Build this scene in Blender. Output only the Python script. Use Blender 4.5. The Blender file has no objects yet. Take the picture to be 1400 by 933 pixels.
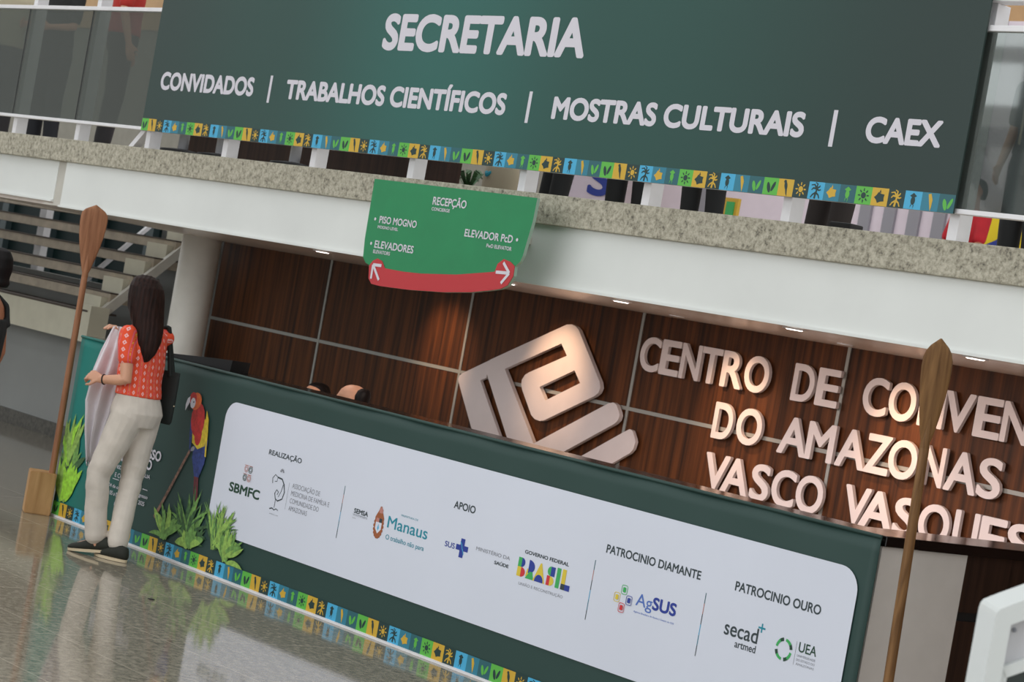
import bpy, bmesh, math, random
from mathutils import Vector, Matrix
random.seed(7)
sc = bpy.context.scene
COL = sc.collection
PI = math.pi
V = Vector

# ------------------------------------------------------------------ camera, world, light, exposure
cam_d = bpy.data.cameras.new('camera')
cam = bpy.data.objects.new('camera', cam_d)
COL.objects.link(cam)
RX = V((0.6310, 0.7560, 0.1760)); UX = V((-0.1240, -0.1260, 0.9840)); FX = V((-0.7660, 0.6427, -0.0139))
FX.normalize(); RX = (RX - FX * RX.dot(FX)).normalized(); UX = RX.cross(FX)
M = Matrix((RX, UX, -FX)).transposed().to_4x4()
M.translation = V((0, 0, 1.84))
cam.matrix_world = M
cam_d.sensor_width = 36
cam_d.sensor_fit = 'HORIZONTAL'
cam_d.lens = 3093.1 / 1400 * 36
cam_d.clip_start = 0.1
cam_d.clip_end = 300
cam_d.dof.use_dof = True
cam_d.dof.focus_distance = 11.0
cam_d.dof.aperture_fstop = 6.3
sc.camera = cam

w = bpy.data.worlds.new('daylight')
sc.world = w
w.use_nodes = True
bgn = w.node_tree.nodes['Background']
bgn.inputs[0].default_value = (0.96, 0.985, 1.0, 1)
bgn.inputs[1].default_value = 0.80
sc.view_settings.view_transform = 'Standard'
sc.view_settings.look = 'None'
sc.view_settings.exposure = 0.45
sc.view_settings.gamma = 1.0
sc.view_settings.use_curve_mapping = False


def area_light(name, loc, target, sx, sy, power, color):
    d = bpy.data.lights.new(name, 'AREA')
    d.shape = 'RECTANGLE'; d.size = sx; d.size_y = sy; d.energy = power; d.color = color
    o = bpy.data.objects.new(name, d)
    COL.objects.link(o)
    o.location = loc
    o.rotation_euler = (V(target) - V(loc)).to_track_quat('-Z', 'Y').to_euler()
    return o


area_light('hall_fill_light', (-10, -7.5, 4.2), (-11, 8, 1.7), 16, 5, 560, (0.95, 0.98, 1.0))  # unseen area lamp before the hall windows, added as fill under the soffit
WALL_SPOT_X = (-13.2, -11.85, -10.1, -8.7, -7.3, -5.9)
for sx_ in WALL_SPOT_X:
    d = bpy.data.lights.new('wall_washer', 'SPOT')
    d.energy = 34; d.color = (1.0, 0.62, 0.36); d.spot_size = math.radians(58); d.spot_blend = 1.0; d.shadow_soft_size = 0.05
    o = bpy.data.objects.new('wall_washer', d); COL.objects.link(o)
    o.location = (sx_, 9.75, 1.955)
    o.rotation_euler = V((0, 0.70, -0.52)).to_track_quat('-Z', 'Y').to_euler()


# ------------------------------------------------------------------ materials
def lin(c):
    out = []
    for v in c[:3]:
        v = v / 255.0
        out.append(v / 12.92 if v <= 0.04045 else ((v + 0.055) / 1.055) ** 2.4)
    return (out[0], out[1], out[2], 1.0)


def mat(name, c, rough=0.5, metal=0.0, spec=0.5, emit=None, estr=1.0, var=0.0, vscale=8.0, bump=0.0, bscale=60.0, stretch=None, c2=None):
    m = bpy.data.materials.new(name)
    m.use_nodes = True
    nt = m.node_tree
    b = nt.nodes['Principled BSDF']
    b.inputs['Base Color'].default_value = lin(c)
    b.inputs['Roughness'].default_value = rough
    b.inputs['Metallic'].default_value = metal
    b.inputs['Specular IOR Level'].default_value = spec
    if emit:
        b.inputs['Emission Color'].default_value = lin(emit)
        b.inputs['Emission Strength'].default_value = estr
    tc = nt.nodes.new('ShaderNodeTexCoord')
    mp = nt.nodes.new('ShaderNodeMapping')
    nt.links.new(tc.outputs['Object'], mp.inputs['Vector'])
    if stretch:
        mp.inputs['Scale'].default_value = stretch
    n = nt.nodes.new('ShaderNodeTexNoise')
    n.inputs['Scale'].default_value = vscale
    n.inputs['Detail'].default_value = 6
    nt.links.new(mp.outputs['Vector'], n.inputs['Vector'])
    r = nt.nodes.new('ShaderNodeValToRGB')
    nt.links.new(n.outputs['Fac'], r.inputs['Fac'])
    lo = [max(0, v * (1 - var)) for v in c]
    hi = [min(255, v * (1 + var)) for v in c] if c2 is None else c2
    r.color_ramp.elements[0].position = 0.3
    r.color_ramp.elements[1].position = 0.7
    r.color_ramp.elements[0].color = lin(lo)
    r.color_ramp.elements[1].color = lin(hi)
    nt.links.new(r.outputs['Color'], b.inputs['Base Color'])
    if bump:
        n2 = nt.nodes.new('ShaderNodeTexNoise')
        n2.inputs['Scale'].default_value = bscale
        nt.links.new(mp.outputs['Vector'], n2.inputs['Vector'])
        bp = nt.nodes.new('ShaderNodeBump')
        bp.inputs['Strength'].default_value = bump
        bp.inputs['Distance'].default_value = 0.01
        nt.links.new(n2.outputs['Fac'], bp.inputs['Height'])
        nt.links.new(bp.outputs['Normal'], b.inputs['Normal'])
    return m


def granite_mat():
    m = mat('rough_granite', (168, 163, 146), 0.75, var=0.0)
    nt = m.node_tree; b = nt.nodes['Principled BSDF']
    tc = nt.nodes.new('ShaderNodeTexCoord')
    n1 = nt.nodes.new('ShaderNodeTexNoise'); n1.inputs['Scale'].default_value = 38; n1.inputs['Detail'].default_value = 8; n1.inputs['Roughness'].default_value = 0.75
    n2 = nt.nodes.new('ShaderNodeTexVoronoi'); n2.inputs['Scale'].default_value = 60
    nt.links.new(tc.outputs['Object'], n1.inputs['Vector']); nt.links.new(tc.outputs['Object'], n2.inputs['Vector'])
    r = nt.nodes.new('ShaderNodeValToRGB')
    e = r.color_ramp.elements
    e[0].position = 0.33; e[0].color = lin((84, 80, 72)); e[1].position = 0.62; e[1].color = lin((198, 192, 174))
    k = e.new(0.45); k.color = lin((160, 154, 136))
    nt.links.new(n1.outputs['Fac'], r.inputs['Fac'])
    nt.links.new(r.outputs['Color'], b.inputs['Base Color'])
    bp = nt.nodes.new('ShaderNodeBump'); bp.inputs['Strength'].default_value = 0.6; bp.inputs['Distance'].default_value = 0.01
    nt.links.new(n1.outputs['Fac'], bp.inputs['Height']); nt.links.new(bp.outputs['Normal'], b.inputs['Normal'])
    return m


def floor_mat():
    m = bpy.data.materials.new('polished_granite_floor'); m.use_nodes = True
    nt = m.node_tree; b = nt.nodes['Principled BSDF']
    tc = nt.nodes.new('ShaderNodeTexCoord')
    mp = nt.nodes.new('ShaderNodeMapping'); mp.inputs['Scale'].default_value = (1.0, 1.0, 1.0)
    nt.links.new(tc.outputs['Object'], mp.inputs['Vector'])
    n = nt.nodes.new('ShaderNodeTexNoise'); n.inputs['Scale'].default_value = 26; n.inputs['Detail'].default_value = 9; n.inputs['Roughness'].default_value = 0.7
    nt.links.new(mp.outputs['Vector'], n.inputs['Vector'])
    r = nt.nodes.new('ShaderNodeValToRGB'); e = r.color_ramp.elements
    e[0].position = 0.34; e[0].color = lin((104, 97, 84)); e[1].position = 0.66; e[1].color = lin((172, 163, 145))
    nt.links.new(n.outputs['Fac'], r.inputs['Fac'])
    # slabs with thin light joints
    br = nt.nodes.new('ShaderNodeTexBrick')
    br.offset = 0.0
    br.inputs['Color1'].default_value = (1, 1, 1, 1); br.inputs['Color2'].default_value = (0.86, 0.86, 0.86, 1)
    br.inputs['Mortar'].default_value = (0.0, 0.0, 0.0, 1)
    br.inputs['Scale'].default_value = 1.0; br.inputs['Mortar Size'].default_value = 0.003
    br.inputs['Brick Width'].default_value = 1.14; br.inputs['Row Height'].default_value = 0.57
    mp2 = nt.nodes.new('ShaderNodeMapping'); mp2.inputs['Location'].default_value = (0.0, -0.14, 0)
    nt.links.new(tc.outputs['Object'], mp2.inputs['Vector']); nt.links.new(mp2.outputs['Vector'], br.inputs['Vector'])
    mul = nt.nodes.new('ShaderNodeMix'); mul.data_type = 'RGBA'; mul.blend_type = 'MULTIPLY'; mul.inputs[0].default_value = 0.6
    nt.links.new(r.outputs['Color'], mul.inputs[6]); nt.links.new(br.outputs['Color'], mul.inputs[7])
    mx = nt.nodes.new('ShaderNodeMix'); mx.data_type = 'RGBA'
    nt.links.new(br.outputs['Fac'], mx.inputs[0]); nt.links.new(mul.outputs[2], mx.inputs[6]); mx.inputs[7].default_value = lin((184, 174, 156))
    nt.links.new(mx.outputs[2], b.inputs['Base Color'])
    b.inputs['Roughness'].default_value = 0.07
    b.inputs['Specular IOR Level'].default_value = 0.6
    n2 = nt.nodes.new('ShaderNodeTexNoise'); n2.inputs['Scale'].default_value = 30
    nt.links.new(tc.outputs['Object'], n2.inputs['Vector'])
    bp = nt.nodes.new('ShaderNodeBump'); bp.inputs['Strength'].default_value = 0.03; bp.inputs['Distance'].default_value = 0.004
    nt.links.new(n2.outputs['Fac'], bp.inputs['Height']); nt.links.new(bp.outputs['Normal'], b.inputs['Normal'])
    return m


def wood_mat(name, dark, light, rough=0.4, scale=(26, 26, 0.9)):
    m = bpy.data.materials.new(name); m.use_nodes = True
    nt = m.node_tree; b = nt.nodes['Principled BSDF']
    tc = nt.nodes.new('ShaderNodeTexCoord')
    mp = nt.nodes.new('ShaderNodeMapping'); mp.inputs['Scale'].default_value = scale
    nt.links.new(tc.outputs['Object'], mp.inputs['Vector'])
    n = nt.nodes.new('ShaderNodeTexNoise'); n.inputs['Scale'].default_value = 1.0; n.inputs['Detail'].default_value = 5
    n.inputs['Distortion'].default_value = 0.4
    nt.links.new(mp.outputs['Vector'], n.inputs['Vector'])
    r = nt.nodes.new('ShaderNodeValToRGB'); e = r.color_ramp.elements
    e[0].position = 0.32; e[0].color = lin(dark); e[1].position = 0.68; e[1].color = lin(light)
    nt.links.new(n.outputs['Fac'], r.inputs['Fac']); nt.links.new(r.outputs['Color'], b.inputs['Base Color'])
    b.inputs['Roughness'].default_value = rough
    b.inputs['Specular IOR Level'].default_value = 0.25
    return m


def glass_mat(name, tint, refl, body):
    m = bpy.data.materials.new(name); m.use_nodes = True
    nt = m.node_tree; nt.nodes.clear()
    out = nt.nodes.new('ShaderNodeOutputMaterial')
    tr = nt.nodes.new('ShaderNodeBsdfTransparent'); tr.inputs[0].default_value = (*tint, 1)
    df = nt.nodes.new('ShaderNodeBsdfDiffuse'); df.inputs[0].default_value = (*body, 1)
    gl = nt.nodes.new('ShaderNodeBsdfGlossy'); gl.inputs['Roughness'].default_value = 0.03; gl.inputs[0].default_value = (0.9, 0.97, 0.95, 1)
    n = nt.nodes.new('ShaderNodeTexNoise'); n.inputs['Scale'].default_value = 3.0
    m1 = nt.nodes.new('ShaderNodeMixShader'); m1.inputs[0].default_value = 0.14
    nt.links.new(tr.outputs[0], m1.inputs[1]); nt.links.new(df.outputs[0], m1.inputs[2])
    fr = nt.nodes.new('ShaderNodeLayerWeight'); fr.inputs[0].default_value = 0.5
    ge = nt.nodes.new('ShaderNodeNewGeometry')
    f1 = nt.nodes.new('ShaderNodeMath'); f1.operation = 'MULTIPLY_ADD'; f1.inputs[1].default_value = 0.10; f1.inputs[2].default_value = refl
    nt.links.new(fr.outputs['Facing'], f1.inputs[0])
    f2 = nt.nodes.new('ShaderNodeMath'); f2.operation = 'SUBTRACT'; f2.inputs[0].default_value = 1.0
    nt.links.new(ge.outputs['Backfacing'], f2.inputs[1])
    f3 = nt.nodes.new('ShaderNodeMath'); f3.operation = 'MULTIPLY'
    nt.links.new(f1.outputs[0], f3.inputs[0]); nt.links.new(f2.outputs[0], f3.inputs[1])
    m2 = nt.nodes.new('ShaderNodeMixShader')
    nt.links.new(f3.outputs[0], m2.inputs[0]); nt.links.new(m1.outputs[0], m2.inputs[1]); nt.links.new(gl.outputs[0], m2.inputs[2])
    nt.links.new(m2.outputs[0], out.inputs[0])
    return m


def desk_fabric_mat():
    m = mat('green_printed_fabric', (38, 66, 61), 0.55, bump=0.05, bscale=7)
    nt = m.node_tree; b = nt.nodes['Principled BSDF']
    tc = nt.nodes.new('ShaderNodeTexCoord'); sp = nt.nodes.new('ShaderNodeSeparateXYZ')
    nt.links.new(tc.outputs['Object'], sp.inputs[0])
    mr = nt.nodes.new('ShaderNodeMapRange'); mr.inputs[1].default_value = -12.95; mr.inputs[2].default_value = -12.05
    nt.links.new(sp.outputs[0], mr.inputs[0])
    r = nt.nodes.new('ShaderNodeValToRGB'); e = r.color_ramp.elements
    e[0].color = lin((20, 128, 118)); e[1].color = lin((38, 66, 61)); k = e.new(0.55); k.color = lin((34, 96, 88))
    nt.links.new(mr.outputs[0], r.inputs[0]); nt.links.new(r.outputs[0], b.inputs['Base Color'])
    return m


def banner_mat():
    """printed vinyl; base colour runs from dark green at both ends to teal left of its middle"""
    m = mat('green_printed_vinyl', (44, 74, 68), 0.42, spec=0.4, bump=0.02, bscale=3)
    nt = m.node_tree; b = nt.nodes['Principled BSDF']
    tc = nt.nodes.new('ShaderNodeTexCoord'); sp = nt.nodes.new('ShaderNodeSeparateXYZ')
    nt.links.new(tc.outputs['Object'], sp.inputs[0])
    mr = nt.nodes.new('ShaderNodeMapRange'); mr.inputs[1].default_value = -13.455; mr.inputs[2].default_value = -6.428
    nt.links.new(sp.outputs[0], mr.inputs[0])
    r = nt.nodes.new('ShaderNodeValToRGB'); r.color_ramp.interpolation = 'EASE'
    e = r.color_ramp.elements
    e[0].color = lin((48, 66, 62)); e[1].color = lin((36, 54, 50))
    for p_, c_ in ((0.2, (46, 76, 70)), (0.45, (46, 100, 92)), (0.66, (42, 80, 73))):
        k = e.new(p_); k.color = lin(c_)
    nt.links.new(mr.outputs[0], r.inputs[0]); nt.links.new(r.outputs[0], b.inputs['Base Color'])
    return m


def shirt_mat():
    """orange woven shirt: pink stripes and columns of small white diamonds"""
    m = mat('orange_patterned_cotton', (228, 78, 42), 0.8)
    nt = m.node_tree; b = nt.nodes['Principled BSDF']
    uv = nt.nodes.new('ShaderNodeUVMap'); sp = nt.nodes.new('ShaderNodeSeparateXYZ')
    nt.links.new(uv.outputs[0], sp.inputs[0])

    def mth(op, a, bb=None):
        n = nt.nodes.new('ShaderNodeMath'); n.operation = op
        for i, x in enumerate((a, bb)):
            if x is None: continue
            if isinstance(x, (int, float)): n.inputs[i].default_value = x
            else: nt.links.new(x, n.inputs[i])
        return n.outputs[0]
    u = mth('FRACT', mth('MULTIPLY', sp.outputs[0], 14.0))
    v = mth('FRACT', mth('MULTIPLY', sp.outputs[1], 25.0))
    du = mth('ABSOLUTE', mth('SUBTRACT', u, 0.5)); dv = mth('ABSOLUTE', mth('SUBTRACT', v, 0.5))
    dsum = mth('ADD', mth('MULTIPLY', du, 2.2), mth('MULTIPLY', dv, 1.0))
    dia = mth('MULTIPLY', mth('LESS_THAN', dsum, 0.36), mth('GREATER_THAN', dsum, 0.12))
    strp = mth('MULTIPLY', mth('GREATER_THAN', du, 0.36), mth('LESS_THAN', du, 0.43))
    yel = mth('GREATER_THAN', du, 0.475)
    n = nt.nodes.new('ShaderNodeTexNoise'); n.inputs['Scale'].default_value = 45
    nt.links.new(uv.outputs[0], n.inputs['Vector'])
    yel = mth('MULTIPLY', yel, mth('GREATER_THAN', n.outputs['Fac'], 0.5))
    prev = None
    for fac, c in ((strp, (226, 96, 110)), (yel, (214, 168, 70)), (dia, (236, 178, 176))):
        mx = nt.nodes.new('ShaderNodeMix'); mx.data_type = 'RGBA'
        nt.links.new(fac, mx.inputs[0])
        if prev is None: mx.inputs[6].default_value = lin((228, 78, 42))
        else: nt.links.new(prev, mx.inputs[6])
        mx.inputs[7].default_value = lin(c)
        prev = mx.outputs[2]
    nt.links.new(prev, b.inputs['Base Color'])
    return m


MT = {}
MT['granite'] = granite_mat()
MT['floor'] = floor_mat()
MT['white_paint'] = mat('white_painted_steel', (226, 228, 224), 0.45, var=0.02, vscale=1.5)
MT['groove'] = mat('grey_beige_paint', (196, 192, 182), 0.6, var=0.03)
MT['soffit'] = mat('soffit_gloss_paint', (238, 226, 218), 0.22, spec=0.6, var=0.02)
MT['walnut'] = wood_mat('walnut_panel', (46, 27, 16), (102, 59, 30), 0.5)
MT['walnut_dark'] = wood_mat('dark_walnut_front', (34, 22, 17), (62, 42, 32), 0.45)
MT['joint'] = mat('aluminium_joint', (158, 160, 156), 0.4, metal=0.2)
MT['column'] = mat('column_paint', (240, 238, 230), 0.5, var=0.015)
MT['grey_wall'] = mat('grey_wall_paint', (150, 152, 150), 0.7, var=0.03, vscale=1.2)
MT['skirt'] = mat('dark_granite_skirting', (82, 80, 74), 0.35, var=0.25, vscale=30)
MT['tread'] = mat('stair_tread_stone', (168, 156, 138), 0.5, var=0.08)
MT['tread_top'] = mat('stair_nosing_strip', (70, 60, 52), 0.6)
MT['stringer'] = mat('stair_cream_paint', (206, 202, 182), 0.55, var=0.02)
MT['dark_glass'] = mat('dark_green_glazing', (18, 33, 33), 0.5, spec=0.12, var=0.1, vscale=1)
MT['mullion'] = mat('glazing_mullion', (52, 66, 68), 0.5)
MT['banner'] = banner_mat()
MT['letter_white'] = mat('white_print', (214, 210, 218), 0.45, spec=0.4)
MT['glass'] = glass_mat('balustrade_glass', (0.50, 0.53, 0.51), 0.30, (0.22, 0.23, 0.22))
MT['rail'] = mat('white_rail_paint', (232, 230, 232), 0.35, var=0.02)
MT['sign_green'] = mat('green_sign_plate', (36, 134, 84), 0.35, var=0.02)
MT['sign_red'] = mat('red_sign_ribbon', (190, 52, 58), 0.4)
MT['sign_edge'] = mat('sign_plate_edge', (150, 178, 160), 0.4)
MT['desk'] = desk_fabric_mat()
MT['board'] = mat('white_board_print', (218, 222, 234), 0.5, var=0.01, vscale=1)
MT['black_top'] = mat('black_stone_top', (16, 14, 14), 0.12, spec=0.7)
MT['end_panel'] = mat('grey_end_panel', (206, 200, 194), 0.5, var=0.015)
MT['black'] = mat('matt_black', (14, 14, 14), 0.6)
MT['raised'] = mat('satin_raised_letter', (222, 212, 212), 0.45, var=0.01)
MT['paddle'] = wood_mat('carved_paddle_wood', (126, 82, 56), (164, 114, 82), 0.5, (40, 40, 3))
MT['paddle2'] = wood_mat('olive_paddle_wood', (94, 64, 34), (142, 104, 64), 0.5, (40, 40, 3))
MT['block'] = wood_mat('pale_block_wood', (158, 118, 74), (198, 156, 108), 0.6, (14, 14, 2))
MT['skin'] = mat('skin', (206, 152, 122), 0.5, var=0.03)
MT['skin_dark'] = mat('skin_tan', (170, 112, 82), 0.5, var=0.03)
MT['hair'] = mat('dark_brown_hair', (34, 19, 15), 0.55, spec=0.15, var=0.4, vscale=1.0, stretch=(90, 90, 6), bump=0.2, bscale=1.0)
MT['hair_black'] = mat('black_hair', (16, 11, 11), 0.55, spec=0.2, var=0.3, vscale=1.0, stretch=(90, 90, 8))
MT['shirt'] = shirt_mat()
MT['trousers'] = mat('beige_linen', (206, 196, 184), 0.85, var=0.03, vscale=14, bump=0.15, bscale=25)
MT['coat'] = mat('white_cotton_coat', (226, 220, 224), 0.85, var=0.02, bump=0.1, bscale=20)
MT['shoe'] = mat('dark_green_canvas', (38, 40, 32), 0.8, var=0.1)
MT['sole'] = mat('cream_rubber_sole', (208, 190, 158), 0.7)
MT['tote'] = mat('black_tote_fabric', (18, 26, 23), 0.75, var=0.15)
MT['kiosk'] = mat('white_moulded_plastic', (222, 226, 224), 0.35)
MT['kiosk_in'] = mat('pale_grey_plastic', (206, 205, 208), 0.5)
MT['screen'] = mat('dark_display_glass', (26, 44, 40), 0.08, spec=0.7)
MT['chrome'] = mat('brushed_chrome', (216, 216, 220), 0.25, metal=0.1)
MT['tan_wall'] = mat('tan_wood_lining', (196, 158, 114), 0.6, var=0.05, vscale=2)
MT['taupe_wall'] = mat('taupe_wall_paint', (146, 142, 130), 0.7, var=0.03)
MT['pale_wall'] = mat('pale_wall_paint', (196, 190, 186), 0.7, var=0.02)
MT['green_ink'] = mat('dark_green_ink', (30, 68, 50), 0.6)
MT['ink'] = mat('dark_slate_ink', (52, 64, 68), 0.6)
MT['grey_ink'] = mat('grey_ink', (140, 142, 150), 0.6)
MT['teal_ink'] = mat('teal_ink', (28, 140, 160), 0.6)
MT['blue_ink'] = mat('blue_ink', (42, 62, 150), 0.6)
MT['mid_blue'] = mat('soft_blue_ink', (84, 116, 190), 0.6)
MT['red_ink'] = mat('red_ink', (206, 50, 58), 0.6)
MT['yel_ink'] = mat('yellow_ink', (222, 196, 64), 0.6)
MT['grn_ink'] = mat('leaf_green_ink', (62, 172, 92), 0.6)
MT['brown_ink'] = mat('brown_ink', (160, 92, 56), 0.6)
MT['salmon_ink'] = mat('salmon_ink', (190, 130, 120), 0.6)
MT['tile_blue'] = mat('tile_sky_blue', (74, 172, 212), 0.5)
MT['tile_teal'] = mat('tile_teal', (50, 126, 148), 0.5)
MT['tile_deep'] = mat('tile_deep_teal', (44, 98, 106), 0.5)
MT['tile_green'] = mat('tile_green', (94, 182, 72), 0.5)
MT['tile_yellow'] = mat('tile_ochre', (208, 168, 56), 0.5)
MT['tile_dark'] = mat('tile_dark_green', (30, 58, 56), 0.5)
MT['leaf_a'] = mat('print_leaf_light', (140, 176, 84), 0.6, var=0.15, vscale=40)
MT['leaf_b'] = mat('print_leaf_mid', (104, 146, 74), 0.6, var=0.2, vscale=40)
MT['leaf_c'] = mat('print_leaf_dark', (58, 92, 54), 0.6, var=0.25, vscale=40)
MT['leaf_lime'] = mat('print_leaf_lime', (150, 205, 62), 0.6, var=0.12, vscale=40)
MT['branch'] = mat('print_branch', (122, 92, 78), 0.6, var=0.25, vscale=60)


# ------------------------------------------------------------------ mesh helpers
def link(name, me, parent=None):
    o = bpy.data.objects.new(name, me)
    COL.objects.link(o)
    if parent is not None:
        o.parent = parent
    return o


def obj(name, bm, mats, parent=None, smooth=False):
    """one mesh object in world coordinates; parented children keep their place (parents sit unrotated)"""
    me = bpy.data.meshes.new(name)
    bmesh.ops.recalc_face_normals(bm, faces=bm.faces)
    if smooth:
        for f in bm.faces: f.smooth = True
    bm.to_mesh(me); bm.free()
    for m in (mats if isinstance(mats, (list, tuple)) else [mats]):
        me.materials.append(m)
    o = link(name, me)
    if parent is not None:
        o.parent = parent
        o.matrix_parent_inverse = Matrix.Translation(-parent.location)
    return o


def thing(name, label, cat, loc=(0, 0, 0), group=None):
    o = bpy.data.objects.new(name, None)
    COL.objects.link(o)
    o.empty_display_size = 0.1
    o.location = loc
    tag(o, label, cat, group)
    return o


def tag(o, label, cat, group=None):
    o['label'] = label; o['category'] = cat
    if group: o['group'] = group
    return o


def struct(name, bm, m, label=None, parent=None, smooth=False):
    o = obj(name, bm, m, parent, smooth)
    if parent is None:
        o['kind'] = 'structure'
        if label: o['label'] = label
    return o


def B():
    return bmesh.new()


def box(bm, x0, x1, y0, y1, z0, z1, mi=0, bev=0.0):
    vs = [bm.verts.new((x, y, z)) for x in (x0, x1) for y in (y0, y1) for z in (z0, z1)]
    idx = ((0, 1, 3, 2), (4, 6, 7, 5), (0, 4, 5, 1), (2, 3, 7, 6), (0, 2, 6, 4), (1, 5, 7, 3))
    fs = [bm.faces.new([vs[i] for i in q]) for q in idx]
    for f in fs: f.material_index = mi
    if bev:
        es = list({e for f in fs for e in f.edges})
        bmesh.ops.bevel(bm, geom=es, offset=bev, segments=2, affect='EDGES', profile=0.6)
    return vs


def poly(bm, pts, y, mi=0):
    """flat printed shape in the XZ plane"""
    vs = [bm.verts.new((p[0], y, p[1])) for p in pts]
    f = bm.faces.new(vs); f.material_index = mi
    return f


def prism(bm, pts, y0, y1, mi=0):
    a = [bm.verts.new((p[0], y0, p[1])) for p in pts]
    b = [bm.verts.new((p[0], y1, p[1])) for p in pts]
    bm.faces.new(a).material_index = mi
    bm.faces.new(list(reversed(b))).material_index = mi
    n = len(pts)
    for i in range(n):
        bm.faces.new((a[i], b[i], b[(i + 1) % n], a[(i + 1) % n])).material_index = mi


def frame_of(d):
    d = d.normalized()
    a = V((0, 0, 1)) if abs(d.z) < 0.9 else V((1, 0, 0))
    u = d.cross(a).normalized()
    return u, u.cross(d).normalized()


def loft(bm, rings, n=16, uvs=None):
    """closed skin over elliptical rings (centre, semi-axis a, semi-axis b)"""
    rows = []
    for c, a, b in rings:
        c, a, b = V(c), V(a), V(b)
        rows.append([bm.verts.new(c + a * math.cos(2 * PI * k / n) + b * math.sin(2 * PI * k / n)) for k in range(n)])
    for r0, r1 in zip(rows, rows[1:]):
        for k in range(n):
            bm.faces.new((r0[k], r0[(k + 1) % n], r1[(k + 1) % n], r1[k]))
    for row, (c, a, b), s in ((rows[0], rings[0], 1), (rows[-1], rings[-1], -1)):
        cv = bm.verts.new(V(c))
        for k in range(n):
            q = (cv, row[(k + 1) % n], row[k]) if s > 0 else (cv, row[k], row[(k + 1) % n])
            bm.faces.new(q)
    return rows


def chain(bm, pts, rad, n=12):
    """round tapering limb along joints, rounded ends"""
    pts = [V(p) for p in pts]
    rings = []
    P, R = [], []
    for i in range(len(pts) - 1):
        for t in (0, 0.25, 0.5, 0.75):
            P.append(pts[i].lerp(pts[i + 1], t)); R.append(rad[i] + (rad[i + 1] - rad[i]) * t)
    P.append(pts[-1]); R.append(rad[-1])
    d0 = (P[1] - P[0]).normalized(); d1 = (P[-1] - P[-2]).normalized()
    P = [P[0] - d0 * R[0] * 0.8, P[0] - d0 * R[0] * 0.45] + P + [P[-1] + d1 * R[-1] * 0.45, P[-1] + d1 * R[-1] * 0.8]
    R = [R[0] * 0.5, R[0] * 0.88] + R + [R[-1] * 0.88, R[-1] * 0.5]
    u = None
    for i, p in enumerate(P):
        d = (P[min(i + 1, len(P) - 1)] - P[max(i - 1, 0)]).normalized()
        if u is None:
            u, v = frame_of(d)
        else:
            u = (u - d * u.dot(d)).normalized()
        v = d.cross(u).normalized()
        rings.append((p, u * R[i], v * R[i]))
    loft(bm, rings, n)


def ball(bm, c, rx, ry, rz, X=V((1, 0, 0)), Y=V((0, 1, 0)), n=14, m=8):
    Z = X.cross(Y)
    rings = []
    for i in range(1, m):
        t = -PI / 2 + PI * i / m
        rings.append((V(c) + Z * rz * math.sin(t), X * rx * math.cos(t), Y * ry * math.cos(t)))
    loft(bm, rings, n)


def cyl(bm, p0, p1, r, n=16, r1=None):
    p0, p1 = V(p0), V(p1)
    u, v = frame_of(p1 - p0)
    r1 = r if r1 is None else r1
    loft(bm, [(p0, u * r, v * r), (p1, u * r1, v * r1)], n)


def lathe(bm, prof, loc, n=24):
    loft(bm, [((loc[0], loc[1], loc[2] + z), (r, 0, 0), (0, r, 0)) for r, z in prof], n)


def fused(name, bm, m, parent, voxel=0.008, iters=4, wrinkle=None):
    """joins overlapping limbs into one continuous skin"""
    me = bpy.data.meshes.new('tmp'); bmesh.ops.recalc_face_normals(bm, faces=bm.faces); bm.to_mesh(me); bm.free()
    t = link('tmp', me)
    r = t.modifiers.new('r', 'REMESH'); r.mode = 'VOXEL'; r.voxel_size = voxel; r.use_smooth_shade = True
    s = t.modifiers.new('s', 'SMOOTH'); s.iterations = iters; s.factor = 0.5
    dg = bpy.context.evaluated_depsgraph_get()
    me2 = bpy.data.meshes.new_from_object(t.evaluated_get(dg), depsgraph=dg)
    bpy.data.objects.remove(t); bpy.data.meshes.remove(me)
    me2.name = name
    me2.materials.clear(); me2.materials.append(m)
    if wrinkle:
        for v_ in me2.vertices: v_.co = v_.co + v_.normal * wrinkle(v_.co)
    for p in me2.polygons: p.use_smooth = True
    o = link(name, me2)
    if parent is not None:
        o.parent = parent
        o.matrix_parent_inverse = Matrix.Translation(-parent.location)
    return o


# lettering ---------------------------------------------------------
_glyph = {}


def text_mesh(s, bold=0.0, extr=0.0, res=4):
    key = (s, bold, extr)
    if key in _glyph: return _glyph[key]
    c = bpy.data.curves.new('t', 'FONT'); c.body = s; c.offset = bold; c.extrude = extr; c.resolution_u = 6
    t = link('t', c)
    dg = bpy.context.evaluated_depsgraph_get()
    me = bpy.data.meshes.new_from_object(t.evaluated_get(dg), depsgraph=dg)
    bpy.data.objects.remove(t); bpy.data.curves.remove(c)
    vs = [v.co.copy() for v in me.vertices]; fs = [tuple(p.vertices) for p in me.polygons]
    bpy.data.meshes.remove(me)
    _glyph[key] = (vs, fs)
    return vs, fs


def cap_height(bold, ref='H'):
    vs, _ = text_mesh('H' if ref == 'auto' else ref, bold)
    return max(v.y for v in vs), min(v.y for v in vs)


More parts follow.
